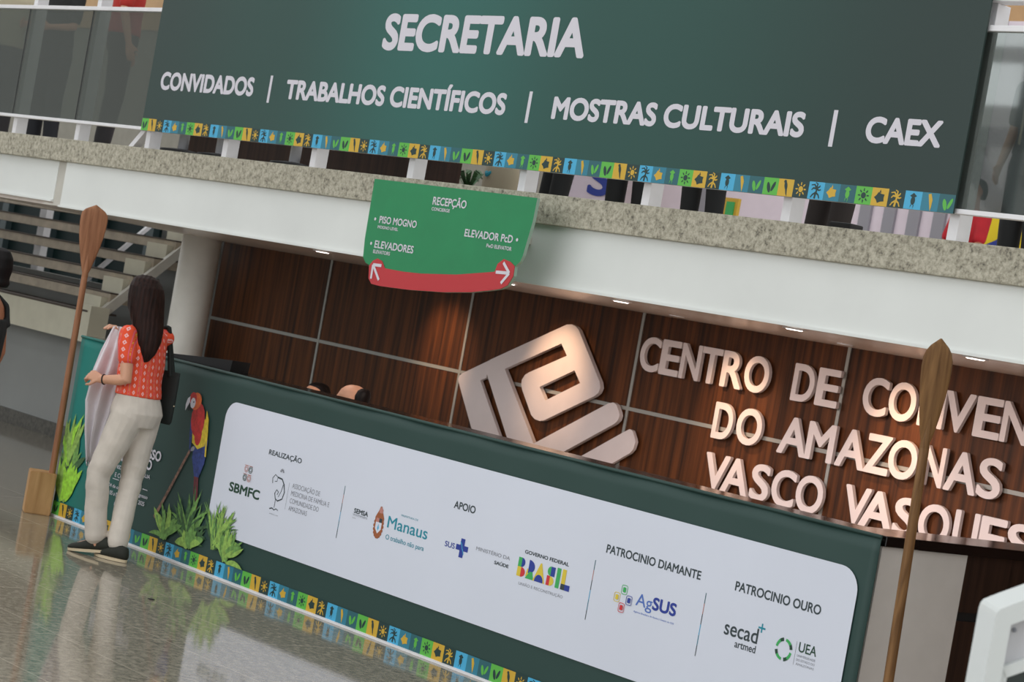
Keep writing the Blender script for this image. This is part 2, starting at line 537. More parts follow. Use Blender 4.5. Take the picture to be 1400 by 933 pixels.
def lettering(bm, s, x0, x1, z0, z1, y, bold=0.02, depth=0.0, mi=0, ref='H'):
    """write s between x0 and x1, capital height from z0 to z1, facing the hall (-Y); bold thickens every stroke"""
    vs, fs = text_mesh(s, 0.0, 0.5 if depth else 0.0)
    hi, lo = cap_height(0.0, ref)
    a = min(v.x for v in vs); b = max(v.x for v in vs)
    if ref == 'auto': hi, lo = max(v.y for v in vs), min(v.y for v in vs)
    a -= bold; b += bold; hi += bold; lo -= bold
    kx = (x1 - x0) / (b - a); kz = (z1 - z0) / (hi - lo)
    sh = [(0, 0)] if bold < 0.004 else [(bold * math.cos(PI * k / 8), bold * math.sin(PI * k / 8)) for k in range(16)]
    for i, (sx, sy) in enumerate(sh):
        nv = [bm.verts.new((x0 + (v.x + sx - a) * kx, y - v.z * depth - (i * 0.00001), z0 + (v.y + sy - lo) * kz)) for v in vs]
        for f in fs:
            try:
                q = bm.faces.new([nv[i_] for i_ in f]); q.material_index = mi
            except ValueError:
                pass


def text_obj(name, s, x0, x1, z0, z1, y, m, parent, bold=0.02, ref='H'):
    bm = B(); lettering(bm, s, x0, x1, z0, z1, y, bold, ref=ref)
    me = bpy.data.meshes.new(name); bm.to_mesh(me); bm.free(); me.materials.append(m)
    o = link(name, me); o.parent = parent; o.matrix_parent_inverse = Matrix.Translation(-parent.location)
    return o


def solid_shape(loops, y, depth):
    """outline with holes in XZ, given thickness towards the hall -> bmesh"""
    c = bpy.data.curves.new('s', 'CURVE'); c.dimensions = '2D'; c.fill_mode = 'BOTH'; c.extrude = depth / 2
    for lp in loops:
        sp = c.splines.new('POLY'); sp.points.add(len(lp) - 1); sp.use_cyclic_u = True
        for p, q in zip(sp.points, lp): p.co = (q[0], q[1], 0, 1)
    t = link('s', c)
    dg = bpy.context.evaluated_depsgraph_get()
    me = bpy.data.meshes.new_from_object(t.evaluated_get(dg), depsgraph=dg)
    bpy.data.objects.remove(t); bpy.data.curves.remove(c)
    bm = B(); bm.from_mesh(me); bpy.data.meshes.remove(me)
    for v in bm.verts: v.co = V((v.co.x, y - v.co.z, v.co.y))
    return bm


def round_rect(x0, x1, z0, z1, r, n=8):
    out = []
    for cx, cz, a in ((x1 - r, z1 - r, 0), (x0 + r, z1 - r, 90), (x0 + r, z0 + r, 180), (x1 - r, z0 + r, 270)):
        for k in range(n + 1):
            t = math.radians(a + 90 * k / n); out.append((cx + r * math.cos(t), cz + r * math.sin(t)))
    return out


def ell(cx, cz, rx, rz, ang=0.0, n=14):
    ca, sa = math.cos(ang), math.sin(ang)
    return [(cx + rx * math.cos(t) * ca - rz * math.sin(t) * sa, cz + rx * math.cos(t) * sa + rz * math.sin(t) * ca)
            for t in (2 * PI * k / n for k in range(n))]


def stroke(pts, w0, w1=None):
    """ribbon polygon list along pts"""
    w1 = w0 if w1 is None else w1
    L, R = [], []
    n = len(pts)
    for i, p in enumerate(pts):
        a = pts[max(i - 1, 0)]; b = pts[min(i + 1, n - 1)]
        dx, dz = b[0] - a[0], b[1] - a[1]; l = math.hypot(dx, dz) or 1
        wv = (w0 + (w1 - w0) * i / (n - 1)) / 2
        L.append((p[0] - dz / l * wv, p[1] + dx / l * wv)); R.append((p[0] + dz / l * wv, p[1] - dx / l * wv))
    return [[L[i], L[i + 1], R[i + 1], R[i]] for i in range(n - 1)]


# ------------------------------------------------------------------ the setting
GY = 7.8          # face of the balcony edge
WY = 10.45        # panelled wall behind reception
UZ = 2.478        # upper floor level
bm = B(); box(bm, -34, 8, -12, 16, -0.2, 0.0); struct('floor', bm, MT['floor'], 'polished grey-brown granite floor')
bm = B(); box(bm, -26, -1, GY, 8.35, 2.317, UZ, bev=0.006)
struct('trim_1', bm, MT['granite'], 'rough granite edge of the upper floor')
bm = B(); box(bm, -26, -1, 8.35, 9.55, 2.2, UZ - 0.002); box(bm, -16.7, 2, 9.55, 22, 2.2, UZ - 0.002); box(bm, -40, -16.7, 13.4, 22, 2.2, UZ - 0.002)
struct('floor_upper', bm, MT['pale_wall'], 'upper floor behind the balustrade')
# fascia beam
bm = B()
box(bm, -14.57, -1, GY + 0.04, 7.95, 2.0, 2.317)
box(bm, -14.57, -1, GY + 0.025, GY + 0.05, 1.99, 2.004)
box(bm, -26, -14.72, GY + 0.06, 7.95, 2.03, 2.317)
box(bm, -26, -14.72, GY + 0.045, GY + 0.07, 2.02, 2.034)
struct('trim_2', bm, MT['white_paint'], 'white fascia beam under the granite edge')
bm = B(); box(bm, -14.72, -14.57, GY + 0.065, 7.95, 2.005, 2.317); box(bm, -14.80, -14.55, GY + 0.03, 8.0, 1.995, 2.006)
struct('trim_3', bm, MT['groove'], 'grey upright groove in the fascia beam')
# soffit
bm = B()
vs = [bm.verts.new(p) for p in ((-16.45, GY + 0.12, 1.994), (-1, GY + 0.12, 1.994), (-1, WY, 1.972), (-16.45, WY, 1.972),
                                (-16.45, GY + 0.12, 2.19), (-1, GY + 0.12, 2.19), (-1, WY, 2.19), (-16.45, WY, 2.19))]
for q in ((0, 1, 2, 3), (4, 7, 6, 5), (0, 4, 5, 1), (1, 5, 6, 2), (2, 6, 7, 3), (3, 7, 4, 0)): bm.faces.new([vs[i] for i in q])
box(bm, -26, -16.45, GY + 0.14, 8.3, 2.012, 2.19)
struct('ceiling', bm, MT['soffit'], 'plaster ceiling under the balcony')
# panelled wall and its joints
bm = B(); box(bm, -16.45, -1, WY, WY + 0.15, 0, 1.975)
wl = struct('wall_back', bm, MT['walnut'], 'walnut panelled wall behind the reception')
bm = B(); box(bm, -16.45, -1, WY - 0.006, WY + 0.002, 1.305, 1.33); obj('joint_strip', bm, MT['joint'], wl)
for xk in (-1.4184, -1.2420, -1.0653, -0.8877, -0.711, -0.534):
    bm = B(); box(bm, xk * WY - 0.012, xk * WY + 0.012, WY - 0.007, WY + 0.002, 0, 1.975); obj('joint_strip', bm, MT['joint'], wl)
# column
bm = B(); lathe(bm, [(0.165, 0.0), (0.165, 1.985)], (-16.27, 10.12, 0), 40)
struct('column', bm, MT['column'], 'round white column', smooth=False)
for p in bpy.data.objects['column'].data.polygons: p.use_smooth = len(p.vertices) == 4
# stair hall behind the column
bm = B(); box(bm, -34, -17.05, 9.95, 10.05, 0.0, 0.95); struct('wall_left', bm, MT['grey_wall'], 'grey wall under the stair')
bm = B(); box(bm, -34, -17.05, 9.925, 9.95, 0.0, 0.13); struct('baseboard_left', bm, MT['skirt'], 'dark granite skirting')
bm = B(); box(bm, -18.4, -16.45, WY + 0.55, WY + 0.65, 0, 2.2); box(bm, -21.5, -18.4, WY + 0.55, WY + 0.65, 0, 1.38); struct('wall_rear', bm, MT['grey_wall'], 'grey wall between stair and column')
bm = B(); box(bm, -34, -16.45, 13.25, 13.35, 0, 2.47); wn = struct('window_1', bm, MT['dark_glass'], 'dark green glazing behind the stair')
for k in range(14):
    x = -33 + k * 1.18
    bm = B(); box(bm, x, x + 0.16, 13.17, 13.25, 0, 2.47); obj('mullion', bm, MT['mullion'], wn)
# hall side that the photograph only shows in reflections: solid piers and tall window openings to the daylight
bm = B()
for x0, x1 in ((-70, -35.5), (-27.5, -22.8), (-13.5, -11.0), (-4.5, -2.5), (4.5, 14)):
    box(bm, x0, x1, -10.4, -10.0, 0, 9.5)
box(bm, -70, 14, -10.4, -10.0, 0, 0.4); box(bm, -70, 14, -10.4, -10.0, 9.5, 11)
struct('wall_front', bm, MT['skirt'], 'hall wall with tall windows opposite the reception')
bm = B()
for x in (-33, -30, -20.5, -17.5, -15.5, -8.8, -6.6, 0, 2.4): box(bm, x, x + 0.12, -10.25, -10.1, 0.4, 9.5)
for z in (2.6, 7.6): box(bm, -36, 5, -10.25, -10.1, z, z + 0.12)
box(bm, -36, 5, -10.25, -10.1, 5.35, 5.62)
prism(bm, [(-21.6, 5.4), (-21.2, 5.4), (-19.6, 3.6), (-20.0, 3.6)], -10.25, -10.1)
struct('window_2', bm, MT['mullion'], 'window bars of the hall front')
bm = B(); box(bm, -30, -15, -19, -18, 0, 7.2); box(bm, -30, -15, -17.98, -17.9, 8.0, 8.3)
for k in range(5): box(bm, -29 + 2.7 * k, -27.3 + 2.7 * k, -18.05, -17.98, 5.7, 6.7, 1)
o = obj('wall_outside', bm, [MT['grey_wall'], MT['dark_glass']]); o['kind'] = 'structure'; o['label'] = 'pale building wall seen through the hall windows'
# upper storey backdrop
bm = B(); box(bm, -44, -17.2, 14.4, 14.5, UZ, 4.5); struct('wall_upper_left', bm, MT['taupe_wall'], 'taupe wall of the upper floor')
bm = B(); box(bm, -44, 0, 20, 20.2, UZ, 4.15); struct('wall_upper', bm, MT['pale_wall'], 'pale wall of the upper floor')
bm = B(); box(bm, -44, 0, 19.95, 20.2, 4.15, 9); box(bm, -44, -17.2, 14.38, 14.5, 4.5, 7); struct('trim_4', bm, MT['tan_wall'], 'tan wood lining high on the upper wall')

# ------------------------------------------------------------------ staircase
st = thing('staircase', 'open staircase of beige stone treads with cream sawtooth stringer behind the column', 'staircase', (-18.5, 9.6, 0))
NX0, NX1 = -24.5, -16.98
for k, (y, z) in enumerate(((9.759, 1.376), (9.94, 1.555), (10.122, 1.738), (10.309, 1.913), (10.49, 2.09), (10.67, 2.265))):
    bm = B(); box(bm, NX0, NX1, y, y + 0.27, z - 0.090, z - 0.012, bev=0.004); t_ = obj('tread', bm, MT['tread'], st)
    bm = B(); box(bm, NX0, NX1, y - 0.006, y + 0.26, z - 0.012, z); obj('nosing', bm, MT['tread_top'], t_)
bm = B(); box(bm, NX0, NX1, 9.576, 9.74, 0.925, 1.18); obj('landing_beam', bm, MT['stringer'], st)
bm = B(); box(bm, NX0, NX1, 9.565, 9.85, 1.18, 1.197); obj('nosing', bm, MT['tread_top'], st)


def yz_prism(bm, pts, x0, x1):
    a = [bm.verts.new((x0, p[0], p[1])) for p in pts]; b = [bm.verts.new((x1, p[0], p[1])) for p in pts]
    bm.faces.new(a); bm.faces.new(list(reversed(b)))
    for i in range(len(pts)): bm.faces.new((a[i], b[i], b[(i + 1) % len(pts)], a[(i + 1) % len(pts)]))


saw = [(9.60, 0.925), (9.60, 1.18)]
for (y, z) in ((9.759, 1.376), (9.94, 1.555), (10.122, 1.738), (10.309, 1.913), (10.49, 2.09), (10.67, 2.265)):
    saw += [(y - 0.06, saw[-1][1]), (y - 0.06, z - 0.05)]
saw += [(10.72, 2.215), (10.72, 2.125), (9.66, 1.09), (9.66, 0.925)]
bm = B(); yz_prism(bm, saw, -17.36, -17.02); obj('stringer', bm, MT['stringer'], st)
bm = B(); yz_prism(bm, [(9.60, 1.03), (9.60, 1.14), (10.95, 2.455), (10.95, 2.345)], -17.0, -16.95); obj('side_plate', bm, MT['groove'], st)
bm = B(); box(bm, -17.1, -16.93, 9.57, 9.75, 0.925, 1.24); obj('newel_block', bm, MT['stringer'], st)
bm = B(); yz_prism(bm, [(10.62, 1.33), (10.62, 1.385), (11.5, 2.305), (11.5, 2.25)], -19.08, -19.04); obj('far_handrail', bm, MT['rail'], st)
bm = B(); box(bm, -21.2, -21.06, 11.2, 11.28, 0.9, 2.6); obj('baluster', bm, MT['rail'], st)

# ------------------------------------------------------------------ balcony balustrade
rl = thing('balustrade', 'white balcony balustrade with glass panels on the granite edge', 'railing', (-10, 7.85, UZ))
PX = [-19.4, -18.4, -17.4, -16.4, -15.42, -14.46, -13.47, -12.49, -11.48, -10.48, -9.47, -8.475, -7.49, -6.475, -5.47, -4.45]
for x in PX:
    bm = B(); box(bm, x - 0.028, x + 0.028, GY + 0.015, GY + 0.105, UZ - 0.001, 3.54, bev=0.003); obj('post', bm, MT['rail'], rl)
bm = B(); prism(bm, [(-13.72, UZ), (-13.47, UZ + 0.21), (-13.47, UZ + 0.16), (-13.66, UZ)], GY + 0.02, GY + 0.08); obj('gusset', bm, MT['rail'], rl)
bm = B(); box(bm, -19.5, -4.4, GY - 0.02, GY + 0.07, 3.54, 3.60, bev=0.01); obj('handrail', bm, MT['rail'], rl)
bm = B(); box(bm, -19.5, -4.4, GY - 0.035, GY + 0.012, 3.405, 3.432, bev=0.003); obj('mid_rail', bm, MT['rail'], rl)
bm = B(); box(bm, -19.5, -4.4, GY - 0.035, GY + 0.012, 2.594, 2.616, bev=0.003); obj('bottom_rail', bm, MT['rail'], rl)
for a, b in zip(PX, PX[1:]):
    bm = B(); box(bm, a + 0.006, b - 0.006, GY - 0.017, GY - 0.007, 2.612, 3.404); obj('glass_panel', bm, MT['glass'], rl)
    bm = B(); box(bm, b - 0.006, b + 0.006, GY - 0.018, GY - 0.006, 2.612, 3.404); obj('gasket', bm, MT['black'], rl)

# ------------------------------------------------------------------ the printed border of little squares
MOTIF = [MT['tile_blue'], MT['tile_teal'], MT['tile_deep'], MT['tile_green'], MT['tile_yellow'], MT['tile_dark']]


def motif(kind, cx, cz, s):
    P = []
    q = lambda pts: [(cx + x * s, cz + z * s) for x, z in pts]
    if kind == 'palm':
        P += [q(p) for p in stroke([(-.05, -.38), (.0, -.1), (.05, .12)], .12, .1)]
        for a, l in ((20, .34), (75, .36), (130, .36), (180, .34), (-25, .3)):
            t = math.radians(a)
            P += [q(p) for p in stroke([(.0, .1), (.2 * math.cos(t), .12 + .22 * math.sin(t)), (l * math.cos(t + .5), .1 + l * math.sin(t + .3) * .8)], .1, .05)]
        P += [q(p) for p in stroke([(.02, -.1), (.18, -.2), (.26, -.36)], .09, .06)] + [q(p) for p in stroke([(-.02, -.1), (-.2, -.2), (-.3, -.34)], .09, .06)]
    elif kind == 'fruit':
        P.append(q([(.34 * (1 if k % 2 else .72) * math.cos(2 * PI * k / 10), .27 * (1 if k % 2 else .72) * math.sin(2 * PI * k / 10) - .03) for k in range(10)]))
        P.append(q([(-.06, .2), (.0, .36), (.06, .2)]))
    elif kind == 'bug':
        P.append(q(ell(0, -.02, .13, .2))); P.append(q([(-.2, .2), (0, .34), (.2, .2), (.1, .14), (-.1, .14)]))
        P.append(q([(-.1, -.2), (-.13, -.38), (-.05, -.22)])); P.append(q([(.05, -.2), (.04, -.42), (.1, -.22)]))
    elif kind == 'sun':
        P.append(q(ell(0, 0, .15, .15)))
        for k in range(8):
            t = 2 * PI * k / 8
            P += [q(p) for p in stroke([(.2 * math.cos(t), .2 * math.sin(t)), (.34 * math.cos(t), .34 * math.sin(t))], .08, .05)]
    elif kind == 'leaves':
        P.append(q(ell(-.13, -.06, .11, .27, .3))); P.append(q(ell(.17, .0, .09, .27, -.45)))
    elif kind == 'bird':
        P.append(q(ell(.0, .1, .1, .22, .25))); P.append(q(ell(-.07, .3, .09, .08))); P.append(q([(-.02, -.05), (.1, -.05), (.14, -.42), (.05, -.3)]))
    elif kind == 'feather':
        P.append(q([(-.14, .34), (.02, .38), (.14, .1), (.12, -.2), (.08, -.42), (-.02, -.1)]))
    return P


#        tile, mark, motif
SEQ = [(0, 5, 'palm'), (1, 4, 'fruit'), (2, 3, 'bug'), (3, 5, 'sun'), (4, 5, 'fruit'), (5, 4, 'palm'),
       (0, 5, 'bug'), (1, 4, 'feather'), (2, 3, 'leaves'), (3, 5, 'leaves'), (4, 5, 'bird'), (5, 4, 'sun')]


def border(parent, x_ref, step, x_min, x_max, z0, z1, y):
    bm = B()
    k0 = math.floor((x_min - x_ref) / step) - 1
    k = k0
    while True:
        a = x_ref + k * step; b = a + step
        if a >= x_max - 0.004: break
        if b > x_min + 0.004:
            t, mk, kind = SEQ[k % 12]
            aa, bb = max(a, x_min), min(b, x_max)
            poly(bm, [(aa, z0), (bb, z0), (bb, z1), (aa, z1)], y, t)
            if bb - aa > step * 0.7:
                for q_, p in enumerate(motif(kind, (a + b) / 2, (z0 + z1) / 2, step)):
                    poly(bm, p, y - 0.0006 - 0.00004 * q_, mk)
        k += 1
    me = bpy.data.meshes.new('border_band'); bm.to_mesh(me); bm.free()
    for m in MOTIF: me.materials.append(m)
    o = link('border_band', me); o.parent = parent; o.matrix_parent_inverse = Matrix.Translation(-parent.location)
    o['label'] = 'strip of small coloured squares with leaf and sun marks'
    return o


# ------------------------------------------------------------------ the big green banner on the balustrade
bn = thing('banner', 'huge dark green banner reading SECRETARIA hung on the balcony balustrade', 'banner', (-9.94, 7.75, 2.59))
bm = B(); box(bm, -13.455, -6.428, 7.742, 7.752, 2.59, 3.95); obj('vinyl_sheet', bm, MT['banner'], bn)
yb = 7.7410
text_obj('lettering', 'SECRETARIA', -10.873, -9.061, 3.204, 3.420, yb, MT['letter_white'], bn, 0.040)
for s, a, b in (('CONVIDADOS', -13.304, -12.160), ('TRABALHOS CIENTÍFICOS', -11.793, -9.629), ('MOSTRAS CULTURAIS', -9.235, -7.398), ('CAEX', -7.015, -6.568)):
    text_obj('lettering', s, a, b, 2.873, 2.994, yb, MT['letter_white'], bn, 0.040)
for x in (-11.974, -9.434, -7.216):
    bm = B(); poly(bm, [(x - .013, 2.841), (x + .013, 2.841), (x + .013, 3.013), (x - .013, 3.013)], yb); obj('divider_bar', bm, MT['letter_white'], bn)
border(bn, -13.172, 0.09785, -13.455, -6.428, 2.590, 2.672, yb)

# ------------------------------------------------------------------ hanging direction sign
sg = thing('direction_sign', 'green direction sign with red arrow ribbon in front of the fascia beam', 'sign', (-9.73, 7.55, 1.84))
out = [(-10.447, 2.432), (-9.002, 2.431), (-9.006, 2.305), (-9.036, 2.124), (-9.05, 2.09), (-9.083, 2.063), (-9.08, 2.01), (-9.112, 1.959), (-9.16, 1.935), (-9.231, 1.920),
       (-9.404, 1.890), (-9.644, 1.864), (-9.958, 1.844), (-10.222, 1.837), (-10.297, 1.841), (-10.333, 1.870), (-10.348, 1.941), (-10.393, 1.953), (-10.426, 1.982), (-10.440, 2.087)]
bm = B(); prism(bm, out, 7.552, 7.572)
pl = obj('plate', bm, [MT['sign_green'], MT['sign_edge']], sg)
for p in pl.data.polygons: p.material_index = 0 if abs(p.normal.y) > 0.9 else 1
rib = [(-9.083, 2.063), (-9.08, 2.01), (-9.112, 1.959), (-9.16, 1.935), (-9.231, 1.920), (-9.404, 1.890), (-9.644, 1.864), (-9.958, 1.844), (-10.222, 1.837), (-10.297, 1.841), (-10.333, 1.870), (-10.348, 1.941),
       (-10.316, 1.973), (-10.280, 1.987), (-10.236, 1.977), (-10.198, 1.940), (-10.02, 1.938), (-9.858, 1.944), (-9.551, 1.970), (-9.258, 2.014), (-9.235, 2.018), (-9.223, 2.061), (-9.179, 2.091), (-9.123, 2.082)]
bm = solid_shape([rib], 7.549, 0.004); obj('red_ribbon', bm, MT['sign_red'], sg)
ys = 7.545
for grp in (([(-10.309, 1.949), (-10.231, 1.869)], [(-10.309, 1.949), (-10.229, 1.951)], [(-10.309, 1.949), (-10.306, 1.869)]),
            ([(-9.223, 2.017), (-9.112, 2.022)], [(-9.174, 2.073), (-9.112, 2.022)], [(-9.166, 1.963), (-9.112, 2.022)])):
    bm = B()
    for pts in grp:
        for p in stroke(pts, 0.017): poly(bm, p, ys - 0.0002 * len(bm.faces))
    obj('arrow', bm, MT['letter_white'], sg)
for s, a, b, z0, z1 in (('RECEPÇÃO', -9.872, -9.574, 2.328, 2.372), ('CONCIERGE', -9.871, -9.709, 2.296, 2.314), ('PISO MOGNO', -10.330, -9.980, 2.187, 2.227), ('MOGNO LEVEL', -10.334, -10.141, 2.156, 2.173),
                        ('ELEVADORES', -10.334, -9.968, 2.045, 2.087), ('ELEVATORS', -10.336, -10.176, 2.014, 2.034), ('ELEVADOR PcD', -9.546, -9.137, 2.180, 2.221), ('PwD ELEVATOR', -9.344, -9.133, 2.139, 2.159)):
    text_obj('lettering', s, a, b, z0, z1, 7.5495, MT['letter_white'], sg, 0.02)
for x, z in ((-10.371, 2.206), (-10.369, 2.066), (-9.102, 2.201)):
    bm = B(); poly(bm, ell(x, z, .009, .009), 7.5495); obj('bullet_dot', bm, MT['letter_white'], sg)
for x in (-10.1, -9.35):
    bm = B(); box(bm, x - .02, x + .02, 7.572, 7.842, 2.2, 2.24); obj('bracket', bm, MT['groove'], sg)

# ------------------------------------------------------------------ reception counter
DY = 7.312
rc = thing('reception_counter', 'long reception counter with black top in front of the walnut wall', 'counter', (-9.6, 7.6, 0))
bm = B(); box(bm, -12.97, -6.20, DY + 0.05, 7.54, 0, 1.135); obj('body', bm, MT['walnut_dark'], rc)
bm = B(); box(bm, -12.99, -6.135, DY + 0.03, 7.56, 1.137, 1.182, bev=0.004); box(bm, -6.44, -6.135, 7.56, 9.3, 1.137, 1.182); obj('worktop', bm, MT['black_top'], rc)
bm = B(); box(bm, -6.19, -6.15, 7.345, 7.913, 0, 1.136); obj('end_panel', bm, MT['end_panel'], rc)
bm = B(); box(bm, -6.42, -6.155, 7.915, 9.25, 0, 0.845); box(bm, -6.42, -6.155, 7.915, 9.25, 0.885, 1.136); box(bm, -6.42, -6.17, 7.915, 9.25, 0.845, 0.885, 1)
obj('end_front', bm, [MT['walnut_dark'], MT['black']], rc)

cb = thing('counter_banner', 'green printed fabric front with white sponsor board wrapped over the reception counter', 'banner', (-9.57, DY, 0))
bm = B()
# fabric with slight sag folds near its top edge
nx, nz = 140, 16
gv = [[None] * (nz + 1) for _ in range(nx + 1)]
for i in range(nx + 1):
    for j in range(nz + 1):
        x = -12.995 + (12.995 - 6.140) * i / nx; z = 0.004 + 1.178 * j / nz
        y = DY + 0.006 - 0.004 * max(0, (z - 1.05) / .13) * math.sin(x * 9.0)
        gv[i][j] = bm.verts.new((x, y, z))
for i in range(nx):
    for j in range(nz): bm.faces.new((gv[i][j], gv[i + 1][j], gv[i + 1][j + 1], gv[i][j + 1]))
bm.normal_update(); bmesh.ops.solidify(bm, geom=list(bm.faces), thickness=0.004)
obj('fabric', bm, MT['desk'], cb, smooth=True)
bm = B(); cyl(bm, (-12.995, DY + 0.004, 1.176), (-6.14, DY + 0.004, 1.176), 0.009, 10); obj('hem', bm, MT['desk'], cb, smooth=True)
bm = B(); box(bm, -12.995, -6.14, DY - 0.012, DY + 0.004, 0.0, 0.012); obj('bottom_bead', bm, MT['rail'], cb)
yp = DY - 0.0012
bm = B(); poly(bm, round_rect(-11.165, -6.212, 0.253, 1.022, 0.105), yp); obj('white_board', bm, MT['board'], cb)
border(cb, -11.563, 0.09490, -12.985, -6.142, 0.012, 0.098, yp)
yt = DY - 0.0022


def T(s, a, b, z0, z1, m, bold=0.02, ref='H', y=yt):
    return text_obj('lettering', s, a, b, z0, z1, y, MT[m], cb, bold, ref)


T('REALIZAÇÃO', -10.656, -10.325, 0.783, 0.812, 'ink')
T('APOIO', -8.935, -8.760, 0.788, 0.826, 'ink')
T('PATROCINIO DIAMANTE', -7.761, -7.122, 0.789, 0.829, 'ink')
T('PATROCINIO OURO', -6.903, -6.389, 0.789, 0.831, 'ink')
T('SBMFC', -10.996, -10.674, 0.512, 0.567, 'green_ink', 0.032)
for k, s in enumerate(('ASSOCIAÇÃO DE', 'MEDICINA DE FAMÍLIA E', 'COMUNIDADE DO', 'AMAZONAS')):
    T(s, -10.372, (-10.099, -9.998, -10.088, -10.19)[k], 0.638 - 0.0425 * k, 0.665 - 0.0425 * k, 'grey_ink', 0.0)
T('SEMSA', -9.765, -9.636, 0.609, 0.635, 'ink', 0.03)
T('Secretaria Municipal de', -9.77, -9.637, 0.594, 0.599, 'grey_ink', 0.0)
T('Saúde', -9.77, -9.74, 0.580, 0.586, 'grey_ink', 0.0)
T('PREFEITURA DE', -9.350, -9.204, 0.667, 0.677, 'teal_ink', 0.0)
T('Manaus', -9.456, -9.107, 0.588, 0.650, 'teal_ink', 0.008, 'M')
T('O trabalho não para', -9.452, -9.117, 0.526, 0.552, 'teal_ink', 0.006, 'O')
T('SUS', -8.954, -8.872, 0.586, 0.614, 'blue_ink', 0.015)
T('MINISTÉRIO DA', -8.702, -8.433, 0.615, 0.633, 'grey_ink', 0.005)
T('SAÚDE', -8.546, -8.433, 0.575, 0.592, 'ink', 0.03)
T('GOVERNO FEDERAL', -8.331, -8.000, 0.672, 0.690, 'ink', 0.026)
T('UNIÃO E RECONSTRUÇÃO', -8.338, -8.004, 0.515, 0.529, 'grey_ink', 0.0)
T('Ag', -7.505, -7.395, 0.593, 0.650, 'mid_blue', 0.004, 'A')
T('SUS', -7.394, -7.237, 0.595, 0.654, 'blue_ink', 0.032)
T('Agência Brasileira de Apoio à Gestão do SUS', -7.509, -7.238, 0.559, 0.567, 'mid_blue', 0.0)
T('secad', -6.923, -6.717, 0.589, 0.656, 'ink', 0.010, 'd')
T('artmed', -6.846, -6.718, 0.547, 0.580, 'ink', 0.012, 'd')
T('UEA', -6.475, -6.372, 0.613, 0.655, 'green_ink', 0.012)
for k, s in enumerate(('UNIVERSIDADE', 'DO ESTADO DO', 'AMAZONAS')):
    T(s, -6.477, -6.371, 0.591 - 0.018 * k, 0.601 - 0.018 * k, 'grey_ink', 0.0)
# event text on the left panel
T('CONGRESSO', -12.28, -11.784, 0.548, 0.610, 'letter_white', 0.03)
T('BRASILEIRO', -12.28, -11.872, 0.480, 0.542, 'letter_white', 0.03)
T('DE MEDICINA DE FAMÍLIA', -12.36, -11.868, 0.428, 0.451, 'letter_white', 0.005)
T('E COMUNIDADE', -12.28, -11.948, 0.374, 0.401, 'letter_white', 0.005)
T('04 de outubro: pré-congresso', -12.335, -11.856, 0.305, 0.327, 'letter_white', 0.008)
T('05 a 08 de outubro de 2025', -12.305, -11.880, 0.258, 0.283, 'letter_white', 0.008)
T('Manaus - AM', -12.23, -11.99, 0.200, 0.222, 'letter_white', 0.008)
bm = B()
for a, b, z in ((-12.30, -12.22, .36), (-11.93, -11.87, .357)): poly(bm, [(a, z - .002), (b, z - .002), (b, z + .002), (a, z + .002)], yt)
obj('rule_lines', bm, MT['letter_white'], cb)


def print_shapes(name, shapes, parent=None):
    """printed artwork: list of (polygon, material key), drawn in order"""
    parent = parent or cb
    keys = []
    bm = B(); lay = 0
    for p, k in shapes:
        if k not in keys: keys.append(k)
        poly(bm, p, yt - 0.00004 * lay, keys.index(k)); lay += 1
    me = bpy.data.meshes.new(name); bm.to_mesh(me); bm.free()
    for k in keys: me.materials.append(MT[k])
    o = link(name, me); o.parent = parent; o.matrix_parent_inverse = Matrix.Translation(-parent.location)
    return o


for x, z0, z1 in ((-9.883, .448, .735), (-7.822, .453, .740), (-7.071, .454, .741)):
    S = []
    n = 6; cols = ('tile_deep', 'salmon_ink', 'ink', 'tile_blue', 'tile_teal', 'ink')
    for k in range(n):
        S.append(([(x - .0022, z1 - (z1 - z0) * (k + 1) / n), (x + .0022, z1 - (z1 - z0) * (k + 1) / n), (x + .0022, z1 - (z1 - z0) * k / n), (x - .0022, z1 - (z1 - z0) * k / n)], cols[k]))
    print_shapes('divider_line', S)
for x, z0, z1 in ((-10.405, .510, .661), (-6.490, .553, .654)): print_shapes('thin_line', [([(x - .001, z0), (x + .001, z0), (x + .001, z1), (x - .001, z1)], 'grey_ink')])
print_shapes('thin_line', [([(-9.77, .601), (-9.637, .601), (-9.637, .603), (-9.77, .603)], 'ink')])
# society emblem: two rows of squares with curls
S = []
for iz in range(2):
    for ix in range(2):
        cx = -10.852 + .045 * ix; cz = .665 - .05 * iz
        for rr in (.019, .011):
            pts = ell(cx, cz, rr, rr * 1.0, .3, 12)
            for p in stroke(pts + pts[:1], .0035): S.append((p, 'salmon_ink' if (ix + iz) % 2 == 0 else 'green_ink'))
        for p in stroke([(cx - .02, cz + .021), (cx + .02, cz + .021)], .003): S.append((p, 'salmon_ink'))
print_shapes('society_emblem', S)
